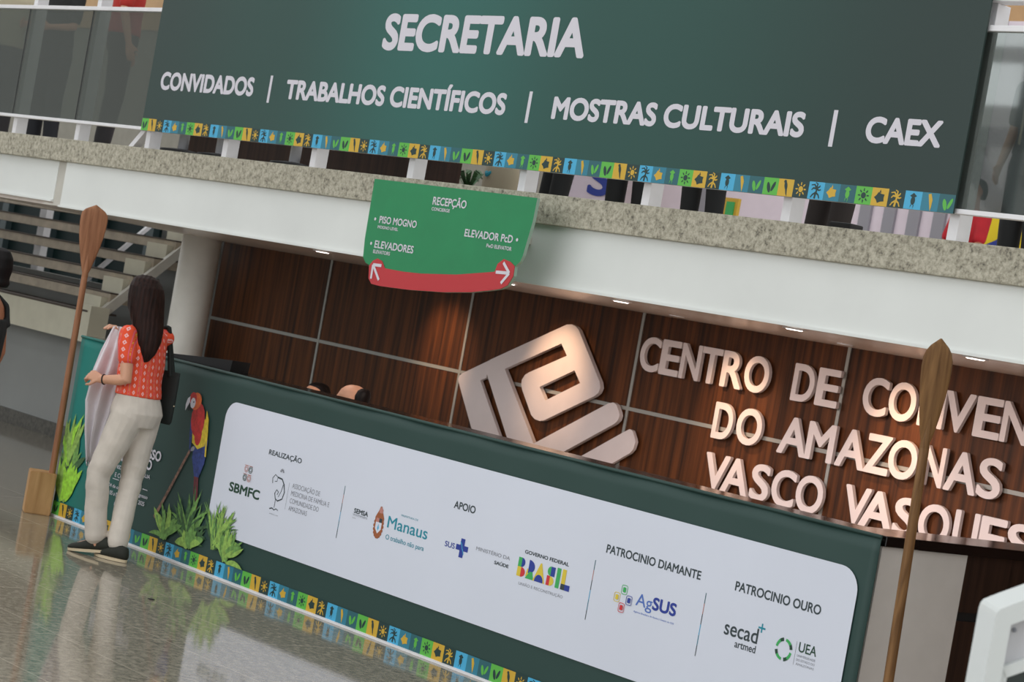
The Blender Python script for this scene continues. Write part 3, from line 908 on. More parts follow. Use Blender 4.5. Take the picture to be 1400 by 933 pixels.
# bird drawn in one dark line
S = []
curve = [(-10.568, .632), (-10.575, .660), (-10.553, .683), (-10.525, .672), (-10.528, .648), (-10.548, .645)]
for p in stroke(curve, .006, .004): S.append((p, 'ink'))
for p in stroke([(-10.525, .672), (-10.48, .668), (-10.452, .64), (-10.438, .60), (-10.45, .56), (-10.49, .542), (-10.515, .55), (-10.53, .58), (-10.515, .602), (-10.495, .592), (-10.505, .575)], .009, .005): S.append((p, 'ink'))
for p in stroke([(-10.46, .64), (-10.47, .60), (-10.49, .565)], .005, .003): S.append((p, 'ink'))
for p in stroke([(-10.512, .545), (-10.512, .50)], .004): S.append((p, 'ink'))
for p in stroke([(-10.556, .487), (-10.53, .495), (-10.51, .487), (-10.49, .497), (-10.469, .490)], .007, .004): S.append((p, 'ink'))
for k in range(5):
    t = PI * .1 + PI * .2 * k
    S.append((ell(-10.492 + .014 * math.cos(t), .705 + .014 * math.sin(t), .005, .008, t - PI / 2, 8), 'grey_ink'))
print_shapes('bird_emblem', S)
T('AMFAC-AM', -10.550, -10.462, .458, .464, 'grey_ink', 0.0)
# city arms: brown shield with figure, white and blue field
S = []
for k in range(18):
    t = 2 * PI * k / 18
    S.append((ell(-9.530 + .036 * math.cos(t), .580 + .058 * math.sin(t), .010, .010, 0, 8), 'brown_ink'))
S += [([(-9.568, .625), (-9.562, .540), (-9.530, .518), (-9.498, .540), (-9.490, .625), (-9.512, .66), (-9.522, .685), (-9.536, .685), (-9.546, .66)], 'brown_ink'),
      ([(-9.540, .650), (-9.512, .650), (-9.508, .668), (-9.526, .684), (-9.544, .668)], 'salmon_ink'),
      ([(-9.556, .600), (-9.504, .600), (-9.504, .565), (-9.530, .540), (-9.556, .565)], 'board'),
      ([(-9.530, .600), (-9.504, .600), (-9.504, .622), (-9.530, .622)], 'ink'), ([(-9.556, .600), (-9.530, .600), (-9.530, .622), (-9.556, .622)], 'salmon_ink'),
      ([(-9.538, .570), (-9.530, .592), (-9.522, .570), (-9.530, .555)], 'tile_blue')]
print_shapes('city_arms', S)
# health cross
S = [([(-8.830, .553), (-8.797, .553), (-8.797, .650), (-8.830, .650)], 'blue_ink'), ([(-8.862, .588), (-8.764, .588), (-8.764, .616), (-8.862, .616)], 'blue_ink')]
for p in stroke([(-8.832, .632), (-8.818, .618), (-8.812, .600), (-8.800, .585), (-8.795, .57)], .005): S.append((p, 'tile_blue'))
print_shapes('health_cross', S)
# block letters in national colours
a0, a1 = .555, .648
def half(cx, cz, r, rz, right=True, n=10):
    return [(cx + (r if right else -r) * math.sin(PI * k / n), cz + rz * math.cos(PI * k / n)) for k in range(n + 1)]
S = [([(-8.366, .602), (-8.340, .602), (-8.340, a1), (-8.366, a1)], 'grn_ink'), (half(-8.340, .625, .026, .023), 'blue_ink'),
     ([(-8.366, a0), (-8.338, a0), (-8.338, .602), (-8.366, .602)], 'yel_ink'), (half(-8.338, .578, .033, .024), 'red_ink'),
     ([(-8.296, a0), (-8.272, .60), (-8.285, .60)] and [(-8.300, .565), (-8.270, .565), (-8.262, .604), (-8.292, .604)], 'yel_ink'),
     (half(-8.284, .616, .046, .033), 'blue_ink'), ([(-8.300, a0), (-8.272, .592), (-8.250, .592), (-8.236, a0)], 'grn_ink'),
     ([(-8.242, a0), (-8.200, .648), (-8.190, .648), (-8.152, a0)], 'yel_ink'), (half(-8.197, a0, .030, .030)[:0] or [(-8.197 + .033 * math.cos(PI * k / 10), a0 + .036 * math.sin(PI * k / 10)) for k in range(11)], 'blue_ink'),
     (half(-8.118, .625, .024, .023, False), 'grn_ink'), ([(-8.118, .602), (-8.088, .602), (-8.088, a1), (-8.118, a1)], 'blue_ink'), ([(-8.142, a0), (-8.118, a0), (-8.118, .602), (-8.142, .602)], 'red_ink'),
     (half(-8.118, .578, .030, .023), 'yel_ink'), ([(-8.074, a0), (-8.046, a0), (-8.046, .652), (-8.074, .652)], 'grn_ink'),
     ([(-8.034, .583), (-8.006, .583), (-8.006, .653), (-8.034, .653)], 'yel_ink'), ([(-8.034, a0), (-8.004, a0), (-8.004, .583), (-8.034, .583)], 'ink'), ([(-8.004, a0), (-7.968, a0), (-7.968, .583), (-8.004, .583)], 'blue_ink')]
bo = print_shapes('country_wordmark', S); bo['label'] = 'BRASIL in multicoloured block letters'
# agency cross of four petals
S = []
for dx, dz, c in ((0, .042, 'grn_ink'), (-.042, 0, 'yel_ink'), (.042, 0, 'blue_ink'), (0, -.042, 'red_ink')):
    cx, cz = -7.592 + dx, .603 + dz
    ring = round_rect(cx - .019, cx + .019, cz - .021, cz + .021, .009, 4)
    for p in stroke(ring + ring[:1], .003): S.append((p, c))
    S.append((round_rect(cx - .010, cx + .010, cz - .012, cz + .012, .005, 4), c))
print_shapes('agency_cross', S)
S = [(p, 'teal_ink') for p in stroke([(-6.703, .643), (-6.703, .683)], .008) + stroke([(-6.724, .663), (-6.682, .663)], .008)]
print_shapes('plus_mark', S)
S = []
for k in range(4):
    t0 = math.radians(100 + 90 * k); t1 = t0 + math.radians(72)
    pts = [(-6.558 + .043 * math.cos(t0 + (t1 - t0) * i / 8), .603 + .043 * math.sin(t0 + (t1 - t0) * i / 8)) for i in range(9)]
    for i, p in enumerate(stroke(pts, .016, .012)): S.append((p, 'green_ink' if i < 3 else 'grn_ink'))
print_shapes('green_ring', S)
# printed macaw on a branch
S = []
for p in stroke([(-11.470, .683), (-11.52, .60), (-11.60, .46), (-11.67, .34), (-11.744, .215)], .020, .026): S.append((p, 'branch'))
MT['mac_red'] = mat('print_scarlet', (186, 44, 42), 0.6, var=.12, vscale=50)
MT['mac_orange'] = mat('print_orange', (220, 104, 48), 0.6, var=.1, vscale=50)
MT['mac_yellow'] = mat('print_yellow', (214, 186, 52), 0.6, var=.1, vscale=50)
MT['mac_blue'] = mat('print_blue', (44, 60, 118), 0.6, var=.2, vscale=50)
MT['mac_dark'] = mat('print_maroon', (96, 38, 46), 0.6, var=.2, vscale=50)
S += [([(-11.405, .62), (-11.36, .62), (-11.29, .345), (-11.33, .335), (-11.37, .47)], 'mac_dark'),
      ([(-11.45, .76), (-11.30, .76), (-11.30, .62), (-11.335, .53), (-11.385, .53), (-11.44, .63)], 'mac_blue'),
      ([(-11.528, .86), (-11.50, .87), (-11.47, .66), (-11.49, .68), (-11.515, .77)], 'mac_blue'),
      ([(-11.50, .83), (-11.36, .88), (-11.325, .80), (-11.33, .72), (-11.40, .69), (-11.47, .72)], 'mac_yellow'),
      ([(-11.37, .93), (-11.335, .88), (-11.318, .80), (-11.295, .66), (-11.31, .66), (-11.335, .78), (-11.365, .85)], 'mac_yellow'),
      (ell(-11.45, .86, .075, .105, .2), 'mac_red'), (ell(-11.42, .78, .04, .07, .15), 'mac_red'),
      (ell(-11.505, .965, .062, .052, .3), 'mac_orange'), (ell(-11.54, .975, .04, .04), 'mac_red'),
      (ell(-11.535, .950, .028, .032), 'letter_white'), ([(-11.575, .985), (-11.60, .97), (-11.612, .93), (-11.605, .893), (-11.59, .92), (-11.57, .95)], 'letter_white'),
      ([(-11.585, .91), (-11.57, .945), (-11.555, .92), (-11.57, .895)], 'black'), (ell(-11.528, .957, .006, .006, 0, 8), 'black'),
      (ell(-11.45, .685, .022, .014, .5), 'grey_ink')]
mo = print_shapes('macaw_picture', S); mo['label'] = 'printed scarlet macaw on a branch'


def leaf(x, z, ang, ln, wd, bend=0.0):
    L, R = [], []
    n = 6
    for k in range(n + 1):
        t = k / n
        a = ang + bend * t
        px = x + math.cos(a) * ln * t; pz = z + math.sin(a) * ln * t
        ww = wd * (math.sin(PI * min(1, t * 0.86 + 0.12)) ** 0.8) * 0.5 if k < n else 0.0
        L.append((px - math.sin(a) * ww, pz + math.cos(a) * ww)); R.append((px + math.sin(a) * ww, pz - math.cos(a) * ww))
    pts = L + list(reversed(R[:-1]))
    return [(px, max(pz, 0.10)) for px, pz in pts]


def fan(S, x, z, n, ln, wd, a0, a1, cols):
    for k in range(n):
        a = math.radians(a0 + (a1 - a0) * random.random())
        S.append((leaf(x + random.uniform(-.03, .03), z + random.uniform(-.01, .03), a, ln * random.uniform(.65, 1.05), wd * random.uniform(.7, 1.2), random.uniform(-.5, .5)), random.choice(cols)))


S = []
fan(S, -11.30, .13, 22, .20, .020, 15, 165, ('leaf_c', 'leaf_c'))
fan(S, -11.35, .16, 40, .30, .022, 30, 150, ('leaf_c', 'leaf_c', 'leaf_b'))
fan(S, -11.05, .16, 44, .28, .020, 20, 140, ('leaf_b', 'leaf_a', 'leaf_c'))
fan(S, -11.60, .115, 16, .22, .045, 30, 165, ('leaf_a', 'leaf_b'))
fan(S, -11.30, .115, 14, .14, .05, 20, 160, ('leaf_a', 'leaf_b'))
fan(S, -10.90, .115, 34, .20, .028, 10, 150, ('leaf_a', 'leaf_b', 'leaf_b'))
fan(S, -10.98, .26, 14, .17, .016, 50, 130, ('leaf_b', 'leaf_a'))
pp = print_shapes('foliage_picture', S); pp['label'] = 'printed clump of green leaves'
S = []
fan(S, -12.84, .30, 12, .26, .04, 50, 170, ('leaf_c', 'leaf_b'))
fan(S, -12.90, .34, 14, .36, .045, 60, 120, ('leaf_lime', 'leaf_lime', 'leaf_a'))
fan(S, -12.86, .115, 16, .28, .07, 50, 150, ('leaf_lime', 'leaf_lime', 'leaf_a'))
S = [([(max(-12.99, min(x, -12.62)), z) for x, z in p], c) for p, c in S]
pp = print_shapes('foliage_picture', S); pp['label'] = 'printed pale green leaves at the left end'
S = []
fan(S, -6.32, .18, 14, .26, .03, 45, 120, ('leaf_a', 'leaf_b'))
print_shapes('foliage_picture', S)

bm = B(); prism(bm, [(-12.30, 1.1825), (-11.37, 1.1825), (-11.36, 1.245), (-11.50, 1.238)], 7.42, 7.55); o = obj('wedge_tray', bm, MT['black'])
tag(o, 'thin black wedge lying on the left part of the counter top', 'tray')

# ------------------------------------------------------------------ raised emblem and letters on the walnut wall
LY = 10.412
em = thing('wall_emblem', 'large pale rotated square spiral emblem mounted on the walnut wall', 'emblem', (-11.95, LY, 0.3))
la = [(-12.605, 1.447), (-12.885, 1.314), (-12.915, 1.292), (-12.922, 1.268), (-12.912, 1.244), (-12.200, 0.335), (-12.168, 0.312), (-12.13, 0.318), (-10.985, 1.030), (-10.958, 1.062), (-10.949, 1.112), (-10.962, 1.135), (-10.998, 1.182), (-11.028, 1.187), (-11.074, 1.162), (-12.032, 0.586), (-12.668, 1.291), (-12.607, 1.318)]
bm = solid_shape([la], LY, 0.026); obj('outer_stroke', bm, MT['raised'], em)
lb = [(-12.590, 1.452), (-12.612, 1.432), (-12.626, 1.405), (-12.623, 1.375), (-12.08, 0.730), (-12.05, 0.705), (-12.01, 0.712), (-11.175, 1.200), (-11.147, 1.228), (-11.139, 1.262), (-11.152, 1.285), (-11.190, 1.328), (-11.222, 1.340), (-11.270, 1.326), (-11.957, 0.938), (-12.409, 1.409), (-11.854, 1.664), (-11.773, 1.588),
      (-12.140, 1.421), (-12.178, 1.398), (-12.203, 1.358), (-12.200, 1.325), (-12.180, 1.290), (-12.036, 1.130), (-11.992, 1.108), (-11.936, 1.103), (-11.890, 1.115), (-11.420, 1.355), (-11.388, 1.382), (-11.376, 1.418), (-11.392, 1.455), (-11.700, 1.780), (-11.735, 1.800), (-11.785, 1.808), (-11.835, 1.800)]
hole = [(-11.669, 1.499), (-11.588, 1.421), (-11.915, 1.251), (-12.000, 1.337)]
bm = solid_shape([lb, hole], LY - 0.004, 0.034); obj('inner_stroke', bm, MT['raised'], em)
bm = B()
for x, z in ((-12.5, 1.3), (-11.6, 1.6), (-11.4, 1.2)): cyl(bm, (x, LY, z), (x, WY + .01, z), .012, 8)
obj('standoff', bm, MT['joint'], em)
ROWS = [(1.588, 1.822, (('CENTRO', (('C', -11.056, -10.866), ('E', -10.855, -10.672), ('N', -10.662, -10.478), ('T', -10.474, -10.288), ('R', -10.278, -10.088), ('O', -10.072, -9.857))),
                        ('DE', (('D', -9.650, -9.468), ('E', -9.446, -9.262))),
                        ('CONVENÇÕES', (('C', -9.066, -8.872), ('O', -8.860, -8.652), ('N', -8.625, -8.436), ('V', -8.438, -8.222), ('E', -8.210, -8.020), ('N', -8.015, -7.822))))),
        (1.252, 1.487, (('DO', (('D', -10.272, -10.096), ('O', -10.060, -9.838))),
                        ('AMAZONAS', (('A', -9.684, -9.443), ('M', -9.448, -9.222), ('A', -9.198, -8.963), ('Z', -8.968, -8.775), ('O', -8.785, -8.567), ('N', -8.523, -8.362), ('A', -8.348, -8.116), ('S', -8.112, -7.945))))),
        (0.924, 1.158, (('VASCO', (('V', -10.276, -10.056), ('A', -10.110, -9.868), ('S', -9.852, -9.690), ('C', -9.668, -9.470), ('O', -9.460, -9.237))),
                        ('VASQUES', (('V', -9.068, -8.864), ('A', -8.930, -8.667), ('S', -8.668, -8.496), ('Q', -8.478, -8.250), ('U', -8.220, -8.042), ('E', -8.030, -7.845), ('S', -7.838, -7.660)))))]
ORD = ('first', 'second', 'third', 'fourth', 'fifth', 'sixth', 'seventh', 'eighth')
for z0, z1, words in ROWS:
    for word, letters in words:
        for i, (ch, a, b) in enumerate(letters):
            bm = B()
            zq = z0 - 0.045 if ch == 'Q' else z0
            lettering(bm, ch, a, b, zq, z1, LY, 0.022, 0.026, ref='auto')
            me = bpy.data.meshes.new('raised_letter'); bm.to_mesh(me); bm.free(); me.materials.append(MT['raised'])
            me.update()
            o = link('raised_letter', me)
            tag(o, 'pale raised letter %s, %s letter of the word starting %s on the walnut wall' % (ch, ORD[i], word[:5]), 'letter', 'raised letters of the wall sign')

# ------------------------------------------------------------------ recessed ceiling lights
LD = [(-11.83, 8.25, 'left of the direction sign'), (-10.20, 8.45, 'at the lower right corner of the direction sign'), (-9.10, 8.35, 'between the direction sign and the word CENTRO'),
      (-7.66, 8.2, 'above the word CONVEN'), (-6.45, 8.1, 'right of the right paddle')]
MT['lamp_on'] = mat('lamp_lens', (255, 246, 235), 0.4, emit=(255, 246, 238), estr=2.2)
for i, (x, y, w_) in enumerate(LD):
    zc = 1.994 - (y - 7.85) * 0.0085
    t_ = thing('downlight', 'round white recessed ceiling light ' + w_, 'ceiling light', (x, y, zc), 'recessed lights along the balcony ceiling')
    bm = B(); lathe(bm, [(0.058, 0.006), (0.062, -0.004), (0.048, -0.006), (0.045, 0.004)], (x, y, zc), 24); obj('trim_ring', bm, MT['rail'], t_, True)
    bm = B(); lathe(bm, [(0.044, -0.006), (0.038, -0.010)], (x, y, zc), 20); obj('lens', bm, MT['lamp_on'], t_)
    d = bpy.data.lights.new('downlight_beam', 'SPOT'); d.energy = (12, 60, 110, 105, 100)[i]; d.color = (1.0, 0.80, 0.72); d.spot_size = math.radians(165); d.spot_blend = 1.0; d.shadow_soft_size = 0.06
    lo_ = bpy.data.objects.new('downlight_beam', d); COL.objects.link(lo_); lo_.location = (x, y, zc - 0.03)
    lo_.rotation_euler = V((0, 0.35, -0.93)).to_track_quat('-Z', 'Y').to_euler()
WL = ('left of the wall emblem', 'above the wall emblem', 'above the letters TRO', 'above the letters DE', 'above the second word CONVEN', 'at the far right end')
for i, x in enumerate(WL and WALL_SPOT_X):
    t_ = thing('wall_spotlight', 'small warm spotlight at the walnut wall, ' + WL[i], 'ceiling light', (x, 9.75, 1.97), 'warm spotlights washing the walnut wall')
    bm = B(); lathe(bm, [(0.045, 0.008), (0.05, -0.006), (0.038, -0.006), (0.036, 0.004)], (x, 9.75, 1.978), 20); obj('trim_ring', bm, MT['chrome'], t_, True)

# ------------------------------------------------------------------ carved paddles on wooden blocks
def paddle(x, y, zt, wood, label, yaw, blade_len, blade_w, tip, lean=(0, 0), bo=(0, 0)):
    t_ = thing('decorative_paddle', label, 'paddle', (x, y, 0), 'carved paddles beside the counter')
    c, s = math.cos(yaw), math.sin(yaw)
    ax = V((c, s, 0)); ay = V((-s, c, 0))
    base = V((x, y, 0.27)); top = V((x + lean[0], y + lean[1], zt)); d = (top - base)
    zl = zt - blade_len

    def at(z): return base + d * ((z - 0.27) / d.z)
    bm = B(); chain(bm, [at(0.10), at(1.0), at(zl + 0.03)], [0.0215, 0.0215, 0.020], 14); obj('shaft', bm, wood, t_, True)
    bm = B()
    prof = tip
    rings = []
    for f, wd in prof:
        z = zl + blade_len * f
        rings.append((at(z), ax * blade_w / 2 * wd, ay * (0.014 * (0.35 + 0.65 * min(1, wd * 1.5)))))
    loft(bm, rings, 20); obj('blade', bm, wood, t_, True)
    bm = B(); chain(bm, [at(zl + .02), at(zl + blade_len * .5)], [0.021, 0.010], 10); obj('spine', bm, wood, t_, True)
    bm = B()
    vs = []
    for sx, sy in ((-1, -1), (1, -1), (1, 1), (-1, 1)):
        vs.append((x + bo[0] + ax.x * sx * .084 + ay.x * sy * .084, y + bo[1] + ax.y * sx * .084 + ay.y * sy * .084))
    a = [bm.verts.new((p[0], p[1], 0.0)) for p in vs]; b = [bm.verts.new((p[0], p[1], 0.275)) for p in vs]
    bm.faces.new(a); bm.faces.new(b)
    for i in range(4): bm.faces.new((a[i], a[(i + 1) % 4], b[(i + 1) % 4], b[i]))
    bmesh.ops.bevel(bm, geom=list(bm.edges), offset=.005, segments=2, affect='EDGES')
    obj('base_block', bm, MT['block'], t_)


TIPA = [(0, .12), (.05, .16), (.15, .34), (.3, .56), (.45, .76), (.6, .91), (.74, .99), (.82, 1.0), (.88, .95), (.93, .72), (.965, .38), (.99, .12), (1.0, .03)]
TIPB = [(0, .20), (.06, .24), (.16, .44), (.3, .64), (.48, .84), (.62, .95), (.74, 1.0), (.82, .97), (.88, .84), (.93, .6), (.97, .28), (.99, .12), (1.0, .03)]
RYAW = math.atan2(0.766, 0.643)
paddle(-12.955, 7.25, 2.03, MT['paddle'], 'reddish carved paddle on a wooden block at the left end of the counter', RYAW + 0.28, 0.49, 0.175, TIPA, (-0.028, -0.004), (-.065, -.03))
paddle(-5.90, 7.245, 2.03, MT['paddle2'], 'olive brown carved paddle standing at the right end of the counter', RYAW + 0.35, 0.47, 0.145, TIPB, (-0.075, 0.02), (.05, -.02))


# ------------------------------------------------------------------ people
def rings_torso(pts, lat_dir, fwd_dir):
    return [(p, lat_dir * a, fwd_dir * b) for p, a, b in pts]


def hand(bm, wrist, d, n, thumb_side, size=1.0, curl=0.5):
    """palm and five fingers; d along the hand, n out of the back of the hand"""
    d = d.normalized(); n = (n - d * n.dot(d)).normalized(); s = d.cross(n) * thumb_side
    w_ = V(wrist)
    loft(bm, [(w_ - d * .01, s * .024, n * .017), (w_ + d * .03 * size, s * .034 * size, n * .016), (w_ + d * .075 * size, s * .040 * size, n * .014), (w_ + d * .092 * size, s * .034 * size, n * .010)], 12)
    for i, ln in enumerate((.070, .078, .072, .056)):
        b0 = w_ + d * .085 * size + s * (.030 - .020 * i) * size
        a = curl
        d1 = (d * math.cos(a) - n * math.sin(a)).normalized(); d2 = (d * math.cos(2 * a) - n * math.sin(2 * a)).normalized()
        p1 = b0 + d1 * ln * .5 * size; p2 = p1 + d2 * ln * .5 * size
        chain(bm, [b0 - d * .01, p1, p2], [.0088, .0082, .0070], 8)
    t0 = w_ + d * .03 * size + s * .03 * size
    t1 = t0 + (d * .6 + s * .7 - n * .3).normalized() * .038 * size; t2 = t1 + (d * .9 + s * .1 - n * .5).normalized() * .032 * size
    chain(bm, [t0, t1, t2], [.011, .0095, .0078], 8)


def head_shape(bm, c, up, fwd, s=1.0):
    lat_ = fwd.cross(up).normalized()
    R = lambda z, a, b, f: (c + up * z * s + fwd * f * s, lat_ * a * s, fwd * b * s)
    loft(bm, [R(-.118, .022, .026, .050), R(-.105, .042, .045, .036), R(-.08, .056, .066, .018), R(-.045, .064, .080, .006), R(0, .071, .090, 0), R(.04, .074, .094, -.004), R(.075, .066, .082, -.008), R(.098, .046, .056, -.010), R(.110, .02, .026, -.010)], 20)
    # nose, brow, lips, chin, ears
    chain(bm, [c + up * .012 * s + fwd * .088 * s, c - up * .022 * s + fwd * .108 * s], [.008 * s, .013 * s], 8)
    chain(bm, [c - up * .026 * s + fwd * .098 * s + lat_ * .010 * s, c - up * .026 * s + fwd * .098 * s - lat_ * .010 * s], [.008 * s, .008 * s], 8)
    chain(bm, [c + up * .022 * s + fwd * .086 * s + lat_ * .038 * s, c + up * .024 * s + fwd * .092 * s, c + up * .022 * s + fwd * .086 * s - lat_ * .038 * s], [.007 * s] * 3, 8)
    chain(bm, [c - up * .056 * s + fwd * .080 * s + lat_ * .020 * s, c - up * .056 * s + fwd * .088 * s, c - up * .056 * s + fwd * .080 * s - lat_ * .020 * s], [.006 * s, .008 * s, .006 * s], 8)
    for sg_ in (1, -1):
        ball(bm, c + lat_ * sg_ * .074 * s - fwd * .008 * s, .010 * s, .018 * s, .030 * s, lat_, fwd, 8, 6)
    return lat_


def face_parts(parent, c, up, fwd, s=1.0):
    lat_ = fwd.cross(up).normalized()
    for sg_ in (1, -1):
        bm = B(); ball(bm, c + up * .004 * s + fwd * .084 * s + lat_ * sg_ * .031 * s, .011 * s, .008 * s, .007 * s, lat_, fwd, 10, 6)
        obj('eye', bm, MT['hair_black'], parent, True)
    bm = B(); chain(bm, [c - up * .056 * s + fwd * .090 * s + lat_ * .016 * s, c - up * .058 * s + fwd * .096 * s, c - up * .056 * s + fwd * .090 * s - lat_ * .016 * s], [.004 * s, .006 * s, .004 * s], 8)
    obj('lips', bm, MT['salmon_ink'], parent, True)


UP = V((0, 0, 1))


def simple_person(label, loc, yaw, H, skin, top, legs, hair, shoes, group=None, seated=False, hair_len=0.0, skirt=False, bald=False, voxel=0.011, lean=0.0, arms='down', sit=None, sleeves=True):
    """a clothed figure facing -Y before the turn"""
    k = H / 1.70
    Rm = Matrix.Rotation(yaw, 3, 'Z')
    O = V(loc)

    def W(x, y, z): return O + Rm @ V((x * k, y * k, z * k))
    lat_, fwd = Rm @ V((1, 0, 0)), Rm @ V((0, -1, 0))
    t_ = thing('person', label, 'person', loc, group)
    hz = 0.88
    if seated: hz = 0.50
    dz = hz - 0.88
    if sit is not None: dz = sit
    hc = W(0, -0.01 - lean, 1.585 + dz)
    bm = B()
    head_shape(bm, hc, UP, fwd, k)
    chain(bm, [W(0, .01 - lean * .8, 1.34 + dz), W(0, -.0 - lean, 1.50 + dz)], [.058 * k, .052 * k])
    loft(bm, [(W(0, 0, .80 + dz), lat_ * .13 * k, fwd * .09 * k), (W(0, 0, .90 + dz), lat_ * .16 * k, fwd * .11 * k), (W(0, -lean * .2, 1.05 + dz), lat_ * .13 * k, fwd * .095 * k),
              (W(0, -lean * .5, 1.22 + dz), lat_ * .155 * k, fwd * .105 * k), (W(0, -lean * .8, 1.36 + dz), lat_ * .16 * k, fwd * .08 * k), (W(0, -lean * .8, 1.42 + dz), lat_ * .07 * k, fwd * .055 * k)], 18)
    AR = {}
    for sg_ in (1, -1):
        sh = W(.175 * sg_, -lean * .7, 1.36 + dz)
        if arms == 'fwd' or (seated and sit is None):
            el = W(.22 * sg_, -.06 - lean * .7, 1.10 + dz); wr = W(.15 * sg_, -.27 - lean * .7, 1.06 + dz); hd = (wr - el)
        else:
            el = W(.225 * sg_, .02, 1.09 + dz); wr = W(.235 * sg_, -.05, .86 + dz); hd = (wr - el)
        AR[sg_] = (sh, el, wr)
        chain(bm, [sh, el, wr], [.047 * k, .038 * k, .026 * k])
        hand(bm, wr, hd, lat_ * sg_, 1 if sg_ > 0 else -1, k, .35)
    LG = {}
    for sg_ in (1, -1):
        hip = W(.085 * sg_, 0, .86 + dz)
        if seated:
            kn = W(.10 * sg_, -.40, .46); an = W(.10 * sg_, -.38, .08)
        else:
            kn = W(.095 * sg_, -.01, .47); an = W(.10 * sg_, .02, .08)
        LG[sg_] = (hip, kn, an)
        chain(bm, [hip, kn, an], [.082 * k, .054 * k, .036 * k])
        chain(bm, [an - UP * .03 * k, an + fwd * .12 * k - UP * .05 * k], [.038 * k, .028 * k])
    fused('body', bm, skin, t_, voxel, 3)
    if not bald or True:
        bm = B()
        lt = fwd.cross(UP).normalized()
        b_ = .02 if bald else 0
        rr = [(hc + UP * (.118 * k) - fwd * .02 * k, lt * .03 * k, fwd * .04 * k), (hc + UP * .10 * k - fwd * (.02 + b_) * k, lt * .064 * k, fwd * .075 * k), (hc + UP * .06 * k - fwd * (.028 + b_ * 2) * k, lt * .083 * k, fwd * .088 * k), (hc + UP * .0 - fwd * (.045 + b_) * k, lt * .084 * k, fwd * .075 * k), (hc - UP * .06 * k - fwd * .058 * k, lt * .07 * k, fwd * .05 * k)]
        if bald: rr = [(hc + UP * .098 * k - fwd * .072 * k, lt * .03 * k, fwd * .025 * k), (hc + UP * .082 * k - fwd * .064 * k, lt * .062 * k, fwd * .050 * k), (hc + UP * .05 * k - fwd * .060 * k, lt * .079 * k, fwd * .058 * k), (hc - fwd * .062 * k, lt * .080 * k, fwd * .052 * k), (hc - UP * .06 * k - fwd * .062 * k, lt * .066 * k, fwd * .04 * k)]
        if hair_len > 0: rr += [(hc - UP * (.06 + hair_len * .5) * k - fwd * .068 * k, lt * .085 * k, fwd * .045 * k), (hc - UP * (.06 + hair_len) * k - fwd * .072 * k, lt * .06 * k, fwd * .03 * k)]
        loft(bm, rr, 18)
        fused('hair', bm, hair, t_, voxel, 2)
    bm = B()
    if skirt:
        loft(bm, [(W(0, 0, .55 + dz), lat_ * .20 * k, fwd * .16 * k), (W(0, 0, .80 + dz), lat_ * .185 * k, fwd * .14 * k), (W(0, 0, .98 + dz), lat_ * .15 * k, fwd * .11 * k)], 20)
        for sg_ in (1, -1): chain(bm, [LG[sg_][0], LG[sg_][1], LG[sg_][2] + UP * .04], [.10 * k, .075 * k, .06 * k])
    else:
        loft(bm, [(W(0, 0, .79 + dz), lat_ * .14 * k, fwd * .11 * k), (W(0, 0, .90 + dz), lat_ * .175 * k, fwd * .125 * k), (W(0, 0, 1.01 + dz), lat_ * .15 * k, fwd * .11 * k)], 18)
        for sg_ in (1, -1): chain(bm, [LG[sg_][0], LG[sg_][1], LG[sg_][2] + UP * .02], [.10 * k, .078 * k, .066 * k])
    fused('trousers' if not skirt else 'skirt', bm, legs, t_, voxel, 3)
    bm = B()
    loft(bm, [(W(0, 0, .93 + dz), lat_ * .178 * k, fwd * .13 * k), (W(0, -lean * .2, 1.05 + dz), lat_ * .155 * k, fwd * .118 * k), (W(0, -lean * .5, 1.22 + dz), lat_ * .175 * k, fwd * .125 * k)] + ([(W(0, -lean * .8, 1.365 + dz), lat_ * .18 * k, fwd * .098 * k), (W(0, -lean * .8, 1.425 + dz), lat_ * .09 * k, fwd * .07 * k)] if sleeves else [(W(0, 0, 1.29 + dz), lat_ * .172 * k, fwd * .112 * k)]), 20)
    if not sleeves:
        for sg_ in (1, -1): chain(bm, [W(.10 * sg_, -.10, 1.27 + dz), W(.105 * sg_, -.075, 1.37 + dz), W(.10 * sg_, .0, 1.425 + dz), W(.10 * sg_, .075, 1.37 + dz), W(.09 * sg_, .105, 1.26 + dz)], [.017 * k] * 5, 8)
    for sg_ in (1, -1):
        sh, el, wr = AR[sg_]
        if sleeves: chain(bm, [sh, sh.lerp(el, .75)], [.066 * k, .058 * k])
    fused('shirt', bm, top, t_, voxel, 2)
    for sg_ in (1, -1):
        an = LG[sg_][2]
        bm = B(); g = V((an.x, an.y, O.z))
        loft(bm, [(g - fwd * .05 * k + UP * .004, lat_ * .036, fwd * .04), (g + fwd * .06 * k + UP * .004, lat_ * .04, UP * .004)][:1] + [(g + fwd * .02 * k + UP * .03, lat_ * .045, fwd * .115), (g + fwd * .0 * k + UP * .06, lat_ * .042, fwd * .075), (g - fwd * .01 * k + UP * .10, lat_ * .042, fwd * .05)], 14)
        obj('shoe', bm, shoes, t_, True)
    return t_, hc, fwd


# the woman in the orange shirt ------------------------------------------------
WO = V((-11.45, 6.85, 0)); WR = V((0.643, 0.766, 0)); WF = V((-0.766, 0.643, 0))


def w3(r, f, z): return WO + WR * r + WF * f + UP * z


